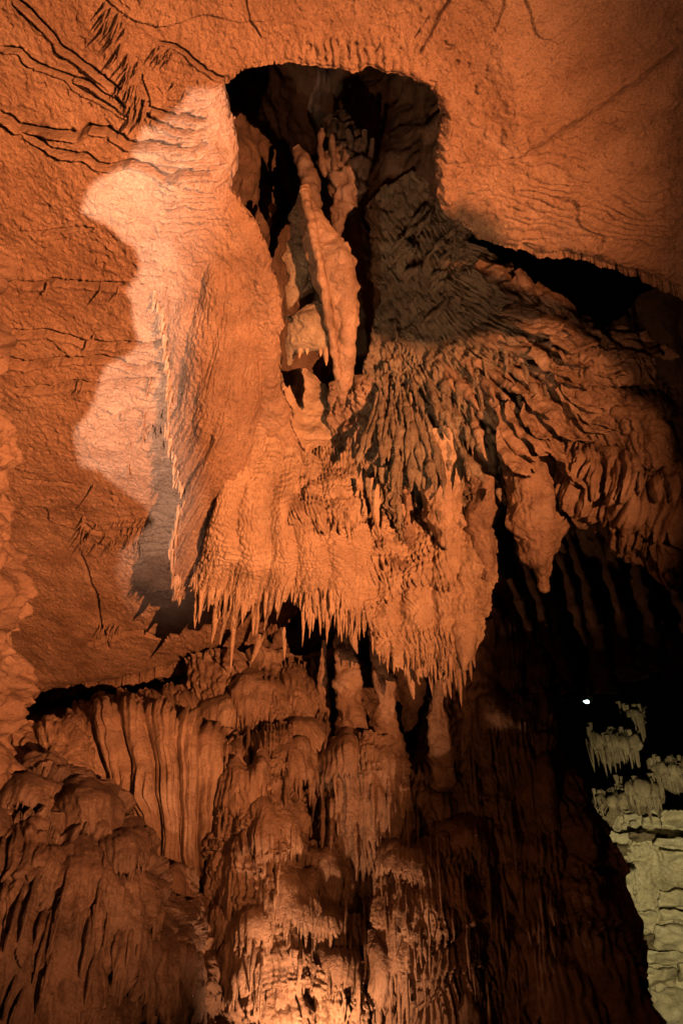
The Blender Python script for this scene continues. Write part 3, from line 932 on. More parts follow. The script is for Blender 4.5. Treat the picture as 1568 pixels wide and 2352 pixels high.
for pts in ([(740, 300, 6.1, 7), (735, 340, 6.05, 7), (745, 400, 6.0, 8)], [(770, 275, 6.1, 9), (762, 330, 6.05, 8), (770, 390, 6.0, 8)], [(800, 300, 6.0, 6), (806, 345, 6.0, 8), (800, 395, 6.0, 8)], [(838, 300, 6.0, 6), (832, 350, 6.0, 9), (826, 400, 6.0, 10)], [(855, 320, 6.0, 5), (848, 370, 6.0, 7), (836, 410, 6.0, 7)]):
    tube('strut', pts, M_SHADED, 12, 24, 0, 0, .25, 10, 1, upper, pts[0][0])
upper2 = tube('shaft_pendant', [(680, 340, 6.2, 10), (700, 380, 6.15, 20), (715, 430, 6.1, 20), (730, 470, 6.1, 12)], M_SHADED, 22, 40, 4, .2, .25, 7, .8, seed=25)
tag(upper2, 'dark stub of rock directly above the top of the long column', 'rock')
for (x, y, r, lab) in [(626, 478, 9, 'small pale knob of rock lit alone in the dark shaft'), (620, 510, 8, 'pair of pale drips below the lone knob in the dark shaft')]:
    o = tube('pale_knob', [(x, y - r, 6.4, r * .5), (x, y, 6.4, r), (x - 1, y + r * 1.4, 6.4, r * .4)], M_FLOW, 14, 16, 0, 0, .2, 9, 1, seed=x)
    tag(o, lab, 'rock')

# ------------------------------------------------------------------ fan of draperies
fan = loft('drapery_fan', [
    [(1022, 410, 6.3), (960, 400, 6.5), (890, 425, 6.62), (838, 480, 6.7), (836, 580, 6.7), (868, 680, 6.68), (850, 780, 6.65), (812, 930, 6.7)],
    [(1060, 500, 6.15), (1030, 560, 6.3), (992, 620, 6.4), (955, 665, 6.45), (928, 740, 6.45), (908, 830, 6.5), (872, 920, 6.55), (828, 1000, 6.65)],
    [(1100, 560, 6.0), (1100, 640, 6.1), (1105, 730, 6.15), (1095, 830, 6.2), (1050, 920, 6.25), (985, 980, 6.35), (910, 1030, 6.45), (840, 1080, 6.6)],
    [(1170, 605, 6.0), (1205, 700, 5.9), (1240, 790, 5.95), (1230, 930, 6.05), (1150, 1030, 6.15), (1060, 1090, 6.25), (945, 1140, 6.4), (850, 1160, 6.6)],
    [(1235, 655, 5.95), (1305, 755, 5.8), (1380, 850, 5.8), (1340, 1010, 5.9), (1210, 1080, 6.05), (1105, 1140, 6.2), (970, 1240, 6.4), (860, 1240, 6.6)],
    [(1295, 710, 6.0), (1390, 810, 5.85), (1500, 900, 5.75), (1440, 1070, 5.9), (1250, 1120, 6.2), (1120, 1180, 6.3), (980, 1290, 6.5), (862, 1280, 6.65)],
], None or (lambda U, V, s, r, P: (
    flow(.06, .055, .3, .07, .1, .012, 61, 1.6, 7, .10, .5, .07, rough=.014, lump=.09)(U, V, s, r, P) * smooth(.15, .45, V)
    + .07 * fbm(P * np.array([1, 1, .45]), 13, 3, off=5) * smooth(.7, .3, V) + .07 * ribs(U * 34 + 1.2 * fbm(P, 2.0, 2, off=17), 1.2) * smooth(.5, .25, U) * smooth(.02, .12, V) * smooth(.6, .3, V) * np.clip(.5 + 1.2 * fbm(P, 2.6, 2, off=19), 0, 1.2)
    + .05 * fbm(P, 3.2, 3, off=8) - .16 * smooth(.35, .6, V)
    - .14 * smooth(.35, .6, V) * (1 - smooth(.0, .22, ribs(U * 26 + 1.5 * fbm(P, 1.6, 2, off=13), 1.0)))
)), M_GREY, 3.1)
tag(fan, 'grey-brown fan of ribbed limestone spreading out from the shaft', 'flowstone')

FAN_GROUP = 'finger draperies radiating across the fan'


def radial(a, r0, r1, t0, t1, w, hub=(900, 700), bend=0):
    """points of a finger lying along the fan: angle in degrees clockwise from right, radii in picture units"""
    pts = []
    for k in np.linspace(0, 1, 5):
        aa = math.radians(a + bend * k)
        r = r0 + (r1 - r0) * k
        ww = w * (0.55 + 0.9 * k - 0.15 * math.sin(6 * k)) if k < 1 else w * .35
        pts.append((hub[0] + r * math.cos(aa), hub[1] + r * math.sin(aa), t0 + (t1 - t0) * k, ww))
    return pts


nf = 0
while nf < 150:
    a = RNG.uniform(6, 101)
    r0 = RNG.uniform(150, 560)
    lim = 680 if a < 40 else 470 if a < 80 else 430
    ln = RNG.uniform(60, 190) * (0.6 + r0 / 600)
    if r0 + ln > lim:
        continue
    nf += 1
    tt = 6.52 - 0.00125 * r0 * (0.55 + 0.6 * math.cos(math.radians(a - 25)))
    w = RNG.uniform(3.5, 8.5) * (0.7 + r0 / 600)
    pts = radial(a, r0, r0 + ln, tt + .03, tt - RNG.uniform(.14, .40), w, bend=RNG.uniform(-4, 5))
    pts[-1] = (pts[-1][0] + RNG.uniform(-4, 4), pts[-1][1] + RNG.uniform(2, 14), pts[-1][2], 1.5)
    tube('finger', pts, M_GREY if a > 55 else M_FLOW2, 10, 34, 3, .3, .45, 8.5, .9, fan, seed=nf * 2.3, twist=RNG.uniform(-2, 2))
for k in range(34):
    fx_, fy_ = RNG.uniform(900, 1120), RNG.uniform(490, 740)
    if fy_ < 900 - .42 * fx_ or fy_ - 480 > (1130 - fx_) * 2.2 + 60:
        continue
    ln = RNG.uniform(34, 80)
    an = math.radians(RNG.uniform(-68, -38))
    tt = 6.32 - .0006 * (fx_ - 900)
    tube('fin', [(fx_, fy_, tt + .06, 2), (fx_ + .35 * ln * math.cos(an), fy_ + .35 * ln * math.sin(an), tt - .04, 6), (fx_ + .7 * ln * math.cos(an) + 3, fy_ + .7 * ln * math.sin(an), tt - .05, 6), (fx_ + ln * math.cos(an), fy_ + ln * math.sin(an), tt + .06, 2)], M_GREY, 10, 20, 0, 0, .4, 9, 1.6, fan, seed=300 + k)
for k in range(90):
    a = math.radians(RNG.uniform(8, 98))
    r0 = RNG.uniform(50, 240)
    hang(fan, at(np.array(900 + r0 * math.cos(a)), np.array(690 + r0 * math.sin(a)), np.array(6.52 - .0009 * r0)), RNG.uniform(.05, .14), RNG.uniform(.014, .03), M_GREY, 'stub')
for k in range(60):
    a = math.radians(RNG.uniform(15, 98))
    r0 = RNG.uniform(230, 520)
    tt = 6.5 - 0.00125 * r0 * (0.55 + 0.6 * math.cos(a - .43))
    hang(fan, at(np.array(900 + r0 * math.cos(a)), np.array(700 + r0 * math.sin(a)), np.array(tt)) + np.array([0, -.06, .04]), RNG.uniform(.1, .32), RNG.uniform(.014, .034), M_GREY)


def leaf(name, label, rows, mat=M_FLOW2, off=0.0, fr=None, dep=.12, fl=None):
    o = loft(name, rows, fl or flow(.06, .028, .35, .05, .12, .006, off, .5, 2, .06, .4, .09, rough=.010, lump=.03, bw=.5), mat, 2.4, fringe=fr or jag(7, .88, off), depth=dep, roll=.06)
    tag(o, label, 'drapery')
    return o


leaf('drapery', 'broad pointed stone drapery hanging like a tooth over the dark void', [
    [(1130, 985, 6.35), (1195, 970, 6.3), (1270, 985, 6.25), (1320, 1050, 6.3)],
    [(1150, 1090, 5.98), (1205, 1080, 5.8), (1262, 1085, 5.8), (1312, 1125, 5.98)],
    [(1162, 1190, 5.97), (1206, 1200, 5.78), (1254, 1205, 5.78), (1306, 1190, 5.97)],
    [(1186, 1262, 5.99), (1220, 1268, 5.84), (1256, 1268, 5.84), (1294, 1255, 5.99)],
    [(1222, 1315, 6.0), (1238, 1318, 5.9), (1254, 1318, 5.9), (1270, 1310, 6.0)],
    [(1246, 1356, 6.0), (1250, 1360, 5.98), (1254, 1361, 5.98), (1258, 1356, 6.0)],
], off=3, fr=lambda u: np.ones_like(u), fl=flow(.10, .010, .5, .03, .12, .003, 5, .5, rough=.010, lump=.05, bw=.5))
leaf('drapery', 'smooth hanging stone lobe left of the toothed drapery', [
    [(955, 1000, 6.3), (990, 985, 6.15), (1040, 985, 6.1), (1075, 1010, 6.2)],
    [(950, 1080, 6.3), (985, 1080, 6.1), (1035, 1080, 6.05), (1068, 1090, 6.2)],
    [(962, 1160, 6.3), (990, 1165, 6.12), (1030, 1170, 6.08), (1060, 1160, 6.2)],
    [(985, 1225, 6.3), (1005, 1240, 6.16), (1030, 1245, 6.12), (1052, 1215, 6.22)],
    [(1000, 1240, 6.32), (1018, 1256, 6.2), (1036, 1262, 6.18), (1046, 1236, 6.24)],
], mat=M_FLOW, off=7, fr=jag(3, .85, 3), fl=flow(.10, .010, .5, .03, .12, .003, 5, .5, rough=.010, lump=.05, bw=.5))
leaf('drapery', 'tall smooth stone curtain at the right edge of the crumpled skirt', [
    [(1050, 1020, 6.35), (1085, 1010, 6.2), (1120, 1010, 6.15), (1150, 1030, 6.3)],
    [(1050, 1120, 6.4), (1090, 1120, 6.22), (1125, 1120, 6.15), (1152, 1130, 6.3)],
    [(1060, 1210, 6.4), (1092, 1215, 6.25), (1125, 1215, 6.18), (1146, 1215, 6.3)],
    [(1080, 1280, 6.42), (1102, 1285, 6.28), (1126, 1290, 6.22), (1142, 1280, 6.3)],
    [(1108, 1325, 6.44), (1118, 1335, 6.34), (1130, 1345, 6.3), (1137, 1330, 6.34)],
], mat=M_FLOW2, off=9, fr=lambda u: np.ones_like(u), fl=flow(.10, .010, .5, .03, .12, .003, 5, .5, rough=.010, lump=.05, bw=.5))
leaf('drapery', 'wide drooping stone sheet at the lower right end of the fan', [
    [(1290, 985, 6.2), (1360, 985, 6.1), (1440, 1000, 6.0), (1530, 1010, 5.9), (1640, 1030, 5.8)],
    [(1285, 1080, 5.9), (1360, 1100, 5.6), (1440, 1120, 5.4), (1530, 1140, 5.3), (1640, 1170, 5.2)],
    [(1300, 1130, 5.95), (1370, 1160, 5.7), (1450, 1200, 5.5), (1530, 1240, 5.4), (1640, 1290, 5.3)],
    [(1350, 1150, 6.0), (1410, 1200, 5.8), (1470, 1260, 5.6), (1540, 1330, 5.5), (1640, 1400, 5.4)],
    [(1380, 1165, 6.05), (1430, 1220, 5.85), (1480, 1290, 5.65), (1550, 1365, 5.5), (1640, 1440, 5.4)],
], off=13, fr=jag(9, .86, 4), fl=flow(.07, .04, .4, .08, .12, .006, 13, .6, 5, .14, .45, .12, lump=.05, bw=.5))
leaf('drapery', 'rounded stone lobe with a beaded rim near the right frame edge', [
    [(1380, 890, 6.0), (1440, 870, 5.95), (1500, 880, 5.9), (1550, 920, 5.95)],
    [(1400, 960, 5.75), (1450, 960, 5.5), (1510, 970, 5.45), (1566, 985, 5.7)],
    [(1420, 1025, 5.75), (1470, 1040, 5.46), (1520, 1045, 5.42), (1560, 1040, 5.65)],
    [(1450, 1070, 5.62), (1480, 1085, 5.48), (1515, 1085, 5.45), (1535, 1075, 5.52)],
], off=17, fr=jag(7, .85, 6))
leaf('drapery', 'flat stone tongue pointing right above the rounded lobe', [
    [(1290, 800, 5.8), (1360, 805, 5.65), (1430, 815, 5.6), (1500, 835, 5.65)],
    [(1300, 845, 5.78), (1370, 850, 5.6), (1440, 855, 5.55), (1497, 862, 5.62)],
    [(1330, 890, 5.78), (1390, 895, 5.62), (1440, 890, 5.58), (1480, 885, 5.64)],
], off=19)
leaf('drapery', 'long slanting stone lobe in the middle of the right half of the fan', [
    [(1240, 880, 5.95), (1290, 850, 5.8), (1350, 850, 5.75), (1400, 870, 5.8)],
    [(1280, 950, 5.9), (1330, 920, 5.7), (1390, 920, 5.65), (1440, 940, 5.75)],
    [(1340, 1020, 5.88), (1380, 1000, 5.66), (1430, 1000, 5.6), (1470, 1020, 5.72)],
    [(1400, 1070, 5.88), (1430, 1065, 5.72), (1460, 1065, 5.68), (1490, 1068, 5.75)],
], off=21, fr=jag(5, .85, 9))
for i, (x0, y0, x1, y1, w) in enumerate([(1130, 620, 1235, 708, 32), (1178, 638, 1280, 742, 32), (1220, 664, 1322, 772, 34), (1262, 694, 1356, 800, 32), (1300, 722, 1396, 818, 32), (1350, 748, 1426, 822, 28), (1095, 602, 1170, 652, 22), (1150, 720, 1290, 760, 26), (1240, 750, 1370, 800, 24)]):
    dx, dy = (x1 - x0), (y1 - y0)
    L_ = math.hypot(dx, dy)
    px, py = -dy / L_, dx / L_
    rows = []
    for k, ww in zip(np.linspace(0, 1, 5), (.5, .95, 1.05, .9, .25)):
        cx_, cy_ = x0 + dx * k, y0 + dy * k
        tt = 5.95 - .02 * i - .22 * k
        rows.append([(cx_ - px * w * ww, cy_ - py * w * ww, tt + .16), (cx_ - px * w * ww * .3, cy_ - py * w * ww * .3, tt), (cx_ + px * w * ww * .4, cy_ + py * w * ww * .4, tt - .03), (cx_ + px * w * ww, cy_ + py * w * ww, tt - .10)])
    loft('leaf_blade', rows, flow(.09, .016, .5, .04, .12, .004, 30 + i, .8, rough=.006, lump=.05), M_DARK if i < 6 else M_FLOW2, 2.6, depth=.10, roll=.02, parent=fan)
for i in range(16):
    a = 8 + 2.6 * i + RNG.uniform(-1.5, 1.5)
    r0 = RNG.uniform(330, 470)
    ln = RNG.uniform(110, 190)
    w = RNG.uniform(20, 36)
    ca, sa = math.cos(math.radians(a + 8)), math.sin(math.radians(a + 8))
    x0, y0 = 900 + r0 * math.cos(math.radians(a)), 700 + r0 * math.sin(math.radians(a))
    rows = []
    for k, ww in zip(np.linspace(0, 1, 5), (.35, .9, 1.1, .9, .2)):
        cx_, cy_ = x0 + ca * ln * k, y0 + sa * ln * k
        tt = 5.88 - .0009 * (r0 - 330) - .24 * k
        rows.append([(cx_ + sa * w * ww, cy_ - ca * w * ww, tt + .20), (cx_ + sa * w * ww * .3, cy_ - ca * w * ww * .3, tt + .04), (cx_ - sa * w * ww * .4, cy_ + ca * w * ww * .4, tt - .05), (cx_ - sa * w * ww, cy_ + ca * w * ww, tt - .12)])
    loft('leaf_blade', rows, flow(.05, .022, .3, .04, .10, .006, 230 + i, .5, rough=.010, lump=.05), M_FLOW2, 3.0, fringe=jag(5, .8, i), depth=.10, roll=.02, parent=fan)


# ------------------------------------------------------------------ the lower wall of flowstone
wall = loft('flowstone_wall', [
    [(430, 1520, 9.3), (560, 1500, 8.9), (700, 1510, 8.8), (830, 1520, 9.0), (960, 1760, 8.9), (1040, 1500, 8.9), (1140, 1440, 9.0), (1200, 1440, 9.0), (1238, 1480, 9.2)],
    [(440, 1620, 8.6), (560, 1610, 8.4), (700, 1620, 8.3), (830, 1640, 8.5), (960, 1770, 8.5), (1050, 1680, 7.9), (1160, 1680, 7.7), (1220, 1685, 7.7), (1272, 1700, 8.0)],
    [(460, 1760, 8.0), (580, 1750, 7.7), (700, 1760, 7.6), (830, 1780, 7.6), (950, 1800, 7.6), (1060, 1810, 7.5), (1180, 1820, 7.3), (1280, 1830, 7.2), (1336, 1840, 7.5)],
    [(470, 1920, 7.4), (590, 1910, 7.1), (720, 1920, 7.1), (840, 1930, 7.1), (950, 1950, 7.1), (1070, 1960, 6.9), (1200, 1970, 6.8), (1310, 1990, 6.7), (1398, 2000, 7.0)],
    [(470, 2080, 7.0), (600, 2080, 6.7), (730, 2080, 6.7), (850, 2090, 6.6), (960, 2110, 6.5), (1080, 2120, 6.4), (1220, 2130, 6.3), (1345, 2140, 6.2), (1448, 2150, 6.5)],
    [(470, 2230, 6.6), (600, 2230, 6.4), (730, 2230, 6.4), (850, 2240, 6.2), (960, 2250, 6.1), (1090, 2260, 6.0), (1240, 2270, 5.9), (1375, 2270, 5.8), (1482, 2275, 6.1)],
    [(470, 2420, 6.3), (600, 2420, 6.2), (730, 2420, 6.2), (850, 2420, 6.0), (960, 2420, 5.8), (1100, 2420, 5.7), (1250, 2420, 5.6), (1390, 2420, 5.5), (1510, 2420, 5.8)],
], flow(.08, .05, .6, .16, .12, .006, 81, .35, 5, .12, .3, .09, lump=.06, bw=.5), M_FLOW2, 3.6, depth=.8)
tag(wall, 'tall brown wall of fluted flowstone tiers below the canopy', 'flowstone')

CASC = 'flowstone'


def cascade(name, label, rows, rel, mat=M_FLOW2, fr=None, step=2.3, roll=.1, cat='flowstone'):
    o = loft(name, rows, rel, mat, step, fringe=fr, roll=roll, depth=.4)
    tag(o, label, cat)
    return o


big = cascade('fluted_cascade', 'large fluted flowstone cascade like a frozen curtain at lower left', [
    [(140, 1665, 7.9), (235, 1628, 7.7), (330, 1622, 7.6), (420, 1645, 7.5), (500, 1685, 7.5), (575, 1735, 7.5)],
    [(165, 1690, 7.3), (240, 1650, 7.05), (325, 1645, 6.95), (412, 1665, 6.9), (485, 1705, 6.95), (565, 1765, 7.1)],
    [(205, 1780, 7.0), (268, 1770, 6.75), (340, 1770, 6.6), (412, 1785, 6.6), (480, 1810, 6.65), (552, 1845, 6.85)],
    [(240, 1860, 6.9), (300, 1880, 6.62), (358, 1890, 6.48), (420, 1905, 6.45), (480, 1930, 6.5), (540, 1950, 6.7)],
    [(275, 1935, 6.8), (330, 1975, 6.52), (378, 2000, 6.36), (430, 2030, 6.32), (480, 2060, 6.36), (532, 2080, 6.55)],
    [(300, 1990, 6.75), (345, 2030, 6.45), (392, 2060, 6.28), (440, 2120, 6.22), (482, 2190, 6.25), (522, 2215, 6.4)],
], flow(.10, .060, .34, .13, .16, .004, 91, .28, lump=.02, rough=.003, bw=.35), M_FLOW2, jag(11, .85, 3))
cascade('rumpled_cascade', 'rumpled stepped flowstone ridge running down beside the fluted cascade', [
    [(505, 1800, 7.0), (560, 1775, 6.8), (620, 1765, 6.8), (672, 1800, 7.1)],
    [(500, 1900, 6.65), (565, 1870, 6.35), (635, 1860, 6.35), (690, 1890, 6.75)],
    [(490, 2020, 6.4), (560, 1990, 6.08), (635, 1985, 6.05), (698, 2020, 6.5)],
    [(482, 2150, 6.2), (560, 2130, 5.85), (645, 2120, 5.8), (706, 2140, 6.25)],
    [(500, 2270, 6.0), (575, 2260, 5.65), (655, 2250, 5.62), (710, 2260, 6.05)],
    [(520, 2400, 5.9), (590, 2400, 5.55), (670, 2400, 5.52), (720, 2400, 5.9)],
], flow(.055, .040, .4, .09, .06, .012, 97, .5, 6, .12, .4, .06, lump=.06, bw=.5), M_FLOW2, roll=.14)
cascade('small_dome_cascade', 'small rounded flowstone dome with ribs at the head of the rumpled ridge', [
    [(575, 1700, 7.6), (620, 1675, 7.5), (665, 1675, 7.5), (712, 1710, 7.6)],
    [(575, 1735, 7.25), (622, 1715, 7.05), (668, 1715, 7.05), (715, 1740, 7.25)],
    [(585, 1790, 7.2), (628, 1790, 6.95), (672, 1790, 6.95), (712, 1790, 7.2)],
    [(600, 1840, 7.2), (635, 1860, 6.98), (675, 1860, 6.98), (708, 1840, 7.2)],
], flow(.05, .04, .25, .05, .08, .006, 101, .3, 0, bw=.4), M_FLOW2, jag(8, .75, 2))
cascade('shadowed_cascade', 'fluted flowstone bank in the shade under the toothed canopy hem', [
    [(440, 1590, 9.0), (540, 1560, 8.8), (640, 1545, 8.6), (740, 1540, 8.6)],
    [(450, 1640, 8.5), (545, 1610, 8.2), (645, 1600, 8.05), (750, 1600, 8.1)],
    [(470, 1690, 8.2), (555, 1675, 7.9), (650, 1670, 7.75), (755, 1680, 7.85)],
    [(500, 1740, 8.0), (570, 1740, 7.7), (655, 1740, 7.55), (755, 1750, 7.7)],
], flow(.07, .05, .3, .09, .1, .006, 105, .35, 2, .1, .4, .07, bw=.4), M_FLOW2, roll=.1)
cascade('rear_cascade', 'low ribbed flowstone bank behind the crest of the fluted cascade', [
    [(170, 1640, 9.0), (260, 1615, 8.9), (350, 1605, 8.9), (450, 1590, 9.0)],
    [(180, 1665, 8.6), (265, 1640, 8.4), (355, 1630, 8.4), (460, 1620, 8.5)],
    [(190, 1720, 8.4), (270, 1700, 8.2), (360, 1690, 8.2), (470, 1690, 8.3)],
], flow(.09, .05, .3, .1, .1, .01, 107, 1.0, 1, .1, .3, .1), M_FLOW2)

pil = cascade('fluted_column', 'thick fluted column of hanging flowstone in the centre of the wall', [
    [(745, 1705, 7.5), (800, 1695, 7.2), (860, 1700, 7.15), (925, 1740, 7.5)],
    [(742, 1780, 7.3), (800, 1775, 6.95), (865, 1775, 6.9), (930, 1790, 7.25)],
    [(742, 1860, 7.2), (802, 1860, 6.85), (868, 1860, 6.8), (932, 1870, 7.15)],
    [(748, 1930, 7.15), (805, 1940, 6.8), (870, 1950, 6.76), (928, 1950, 7.1)],
    [(760, 1990, 7.1), (815, 2010, 6.8), (875, 2030, 6.76), (920, 2010, 7.05)],
], flow(.06, .05, .26, .09, .12, .006, 111, .3, 3, .09, .3, .07, lump=.03, bw=.4), M_FLOW2, jag(6, .7, 2, fine=.2))
hang_fringe(pil, .05, .95, 11, .14, .34, M_FLOW2, v=.97, rad=.14, rmax=.04)
for i, (pts, lab) in enumerate([
    ([(790, 1440, 7.7, 14), (792, 1500, 7.65, 24), (800, 1560, 7.6, 30), (806, 1620, 7.55, 30), (812, 1690, 7.5, 36), (815, 1740, 7.45, 40)], 'lumpy column standing left of the black hollow under the hem'),
    ([(862, 1430, 7.4, 12), (868, 1480, 7.35, 20), (880, 1540, 7.3, 26), (888, 1590, 7.3, 20), (884, 1650, 7.3, 26), (896, 1720, 7.3, 30), (905, 1780, 7.3, 34)], 'slim pinched column between the two black hollows'),
    ([(1010, 1560, 7.3, 10), (1004, 1610, 7.3, 16), (1006, 1660, 7.3, 22), (1010, 1730, 7.3, 26), (1020, 1800, 7.3, 26)], 'short column at the right edge of the black hollow'),
    ([(745, 1470, 8.0, 5), (742, 1530, 8.0, 9), (744, 1600, 7.95, 13), (748, 1680, 7.9, 16)], 'thin column in the shade left of the lumpy column'),
    ([(755, 1700, 7.35, 6), (752, 1800, 7.2, 8), (750, 1900, 7.1, 9), (752, 2000, 7.0, 10)], 'long thin rib running down the left side of the central column')]):
    o = tube('column', pts, M_FLOW2, 30, 90, 6, .22, .22, 6, .9, seed=40 + i)
    tag(o, lab, 'column')
for i, (pts, lab) in enumerate([
    ([(805, 1410, 6.4, 17), (812, 1470, 6.4, 9), (820, 1500, 6.4, 2)], 'pointed stalactite at the right end of the ribbed curtain'),
    ([(650, 1440, 7.4, 6), (653, 1475, 7.4, 5), (653, 1512, 7.4, 1.5)], 'lone thin stalactite hanging under the grey ledge'),
    ([(598, 1455, 7.5, 10), (590, 1490, 7.5, 7), (578, 1520, 7.5, 2)], 'ragged drip at the lip of the grey ledge'),
    ([(855, 1100, 6.4, 16), (866, 1180, 6.35, 12), (872, 1232, 6.3, 2)], 'long pale stalactite beside the small black hollow'),
    ([(820, 1130, 6.5, 9), (826, 1190, 6.45, 8), (832, 1235, 6.4, 2)], 'short stalactite at the left of the small black hollow'),
    ([(1050, 1330, 6.6, 10), (1056, 1380, 6.42, 24), (1066, 1440, 6.28, 32), (1068, 1500, 6.22, 18), (1064, 1540, 6.2, 3)], 'smooth pale pendant at the right hem of the crumpled skirt'),
    ([(940, 1530, 6.4, 12), (946, 1580, 6.4, 7), (950, 1605, 6.4, 2)], 'pointed drip on the lower edge of the crumpled skirt')]):
    o = tube('stalactite', pts, M_FLOW, 18, 44, 5, .15, .16, 8, .8, seed=60 + i)
    tag(o, lab, 'stalactite')

for nm, lab, rows, off in [
    ('tiered_cascade', 'dripping flowstone tier between the rumpled ridge and the central column', [
        [(680, 1965, 6.9), (715, 1945, 6.75), (755, 1945, 6.75), (800, 1975, 6.9)],
        [(680, 2020, 6.7), (718, 2010, 6.5), (760, 2010, 6.5), (808, 2025, 6.7)],
        [(690, 2080, 6.6), (724, 2085, 6.42), (766, 2085, 6.42), (805, 2080, 6.6)],
        [(700, 2120, 6.6), (730, 2140, 6.42), (770, 2140, 6.42), (800, 2115, 6.6)]], 121),
    ('tiered_cascade', 'lower dripping flowstone tier above the bright wall foot', [
        [(685, 2110, 6.5), (725, 2090, 6.3), (775, 2095, 6.3), (830, 2120, 6.45)],
        [(690, 2160, 6.3), (728, 2155, 6.08), (780, 2155, 6.08), (835, 2165, 6.3)],
        [(700, 2220, 6.2), (735, 2225, 6.02), (785, 2225, 6.02), (830, 2220, 6.2)],
        [(706, 2270, 6.2), (740, 2290, 6.02), (788, 2290, 6.02), (824, 2260, 6.2)]], 125),
    ('tiered_cascade', 'dim flowstone shelf just right of the central column tips', [
        [(930, 1960, 6.9), (985, 1930, 6.7), (1050, 1925, 6.65), (1130, 1960, 6.8)],
        [(925, 2010, 6.7), (985, 1985, 6.45), (1060, 1985, 6.4), (1140, 2015, 6.6)],
        [(935, 2080, 6.6), (990, 2070, 6.35), (1065, 2075, 6.3), (1140, 2090, 6.5)]], 129)]:
    o = cascade(nm, lab, rows, flow(.05, .042, .24, .06, .08, .006, off, .3, 1, .05, .4, .06, bw=.4), M_FLOW2, jag(7, .7, off))
    hang_fringe(o, .05, .95, 9, .08, .22, M_FLOW2, rad=.13, rmax=.026)

rc = cascade('fluted_cascade', 'steep fluted flowstone cascade at bottom centre right with toothed tiers', [
    [(880, 2020, 6.7), (950, 1990, 6.4), (1030, 1990, 6.35), (1110, 2030, 6.6)],
    [(870, 2090, 6.4), (950, 2070, 6.1), (1040, 2070, 6.05), (1130, 2100, 6.35)],
    [(855, 2180, 6.2), (950, 2170, 5.88), (1050, 2170, 5.82), (1140, 2190, 6.15)],
    [(850, 2280, 6.05), (955, 2280, 5.72), (1060, 2280, 5.66), (1145, 2290, 6.0)],
    [(850, 2420, 5.9), (960, 2420, 5.6), (1065, 2420, 5.55), (1150, 2420, 5.85)],
], flow(.06, .050, .3, .08, .1, .006, 131, .3, 4, .12, .4, .06, lump=.03, bw=.4), M_FLOW2)
foot = cascade('drip_cluster', 'brightly lit cluster of dripstone at the foot of the wall', [
    [(660, 2220, 6.1), (720, 2210, 5.95), (790, 2210, 5.95), (860, 2230, 6.05)],
    [(650, 2280, 5.95), (720, 2275, 5.8), (795, 2275, 5.8), (870, 2290, 5.92)],
    [(640, 2350, 5.9), (720, 2350, 5.72), (800, 2350, 5.72), (880, 2350, 5.88)],
    [(640, 2430, 5.9), (720, 2430, 5.7), (800, 2430, 5.7), (880, 2430, 5.88)],
], flow(.05, .05, .18, .06, .06, .02, 137, 1.4, 4, .09, .6, .06, lump=.09), M_FLOW)
hang_fringe(foot, .05, .95, 16, .08, .2, M_FLOW, v=.7, rad=.13, vjit=.4, rmax=.026)

# bell-shaped drip tiers stacked over the wall: each a rounded cap that runs out into a fringe
def bell(parent, cx_, cy_, w, h, t, lean=0.0, mat=M_FLOW2, seed=0.0, sp=.045, amp=.032):
    k = t / FV
    w *= RNG.uniform(1.05, 1.5)
    h *= RNG.uniform(.85, 1.35)
    js, jt = RNG.uniform(-.07, .07, 5), RNG.uniform(-.16, .16, 5)
    rows = []
    for fy, fw, ft, dome in ((-.12, .42, .55, .05), (.06, .47, .16, .12), (.34, .50, -.02, .14), (.68, .53, -.09, .08), (1.0, .54, -.10, .0)):
        row = []
        for u in (-1, -.55, 0, .55, 1):
            row.append((cx_ + u * fw * w + lean * h * fy + js[int(u * 2 + 2)] * w + RNG.uniform(-.03, .03) * w, cy_ + h * fy + dome * h * u * u * .5 + jt[int(u * 2 + 2)] * h + RNG.uniform(-.04, .04) * h,
                        t + ft * w * k * 1.6 + .34 * w * k * 1.6 * u * u + RNG.uniform(-.05, .05) * w * k))
        rows.append(row)
    def rel(U, V, s, r, P):
        mi = fbm(P, 2.5, 2, off=seed)
        ph = s / sp + .9 * mi + seed
        run = smooth(.10, .45, V)
        h_ = amp * ribs(ph, .8) * run * np.clip(.7 + .8 * fbm(P, 4, 2, off=seed + 3), .25, 1.3)
        h_ += .5 * amp * ribs(ph * .43 + .3, .9) * run
        h_ += .012 * ribs(r / .035 + 2 * mi, .8) * (1 - run)
        return h_ + .03 * fbm(P, 4.5, 2, off=seed + 7) + .005 * fbm(P, 24, 2, off=seed)
    n = max(5, w / 8.5)
    o = loft('drip_tier', rows, rel, mat, 3.9, fringe=jag(n, .66, seed, fine=.3), parent=parent, depth=.25, roll=.05)
    Q = PATCH[o.name]
    for j in range(int(w / 16)):
        u = RNG.uniform(.06, .94)
        pt = Q[int(.93 * (Q.shape[0] - 1)), int(u * (Q.shape[1] - 1))]
        ln = h * k * RNG.uniform(.16, .42)
        d = (pt - CAM) / np.linalg.norm(pt - CAM)
        s_ = hang(o, (0, 0, 0), ln, min(.028, ln * .14), mat)
        s_.location = Vector(pt + d * .015 + np.array([0, 0, ln * .2])) - o.matrix_basis.translation - parent.location
    return o


ZC = 8


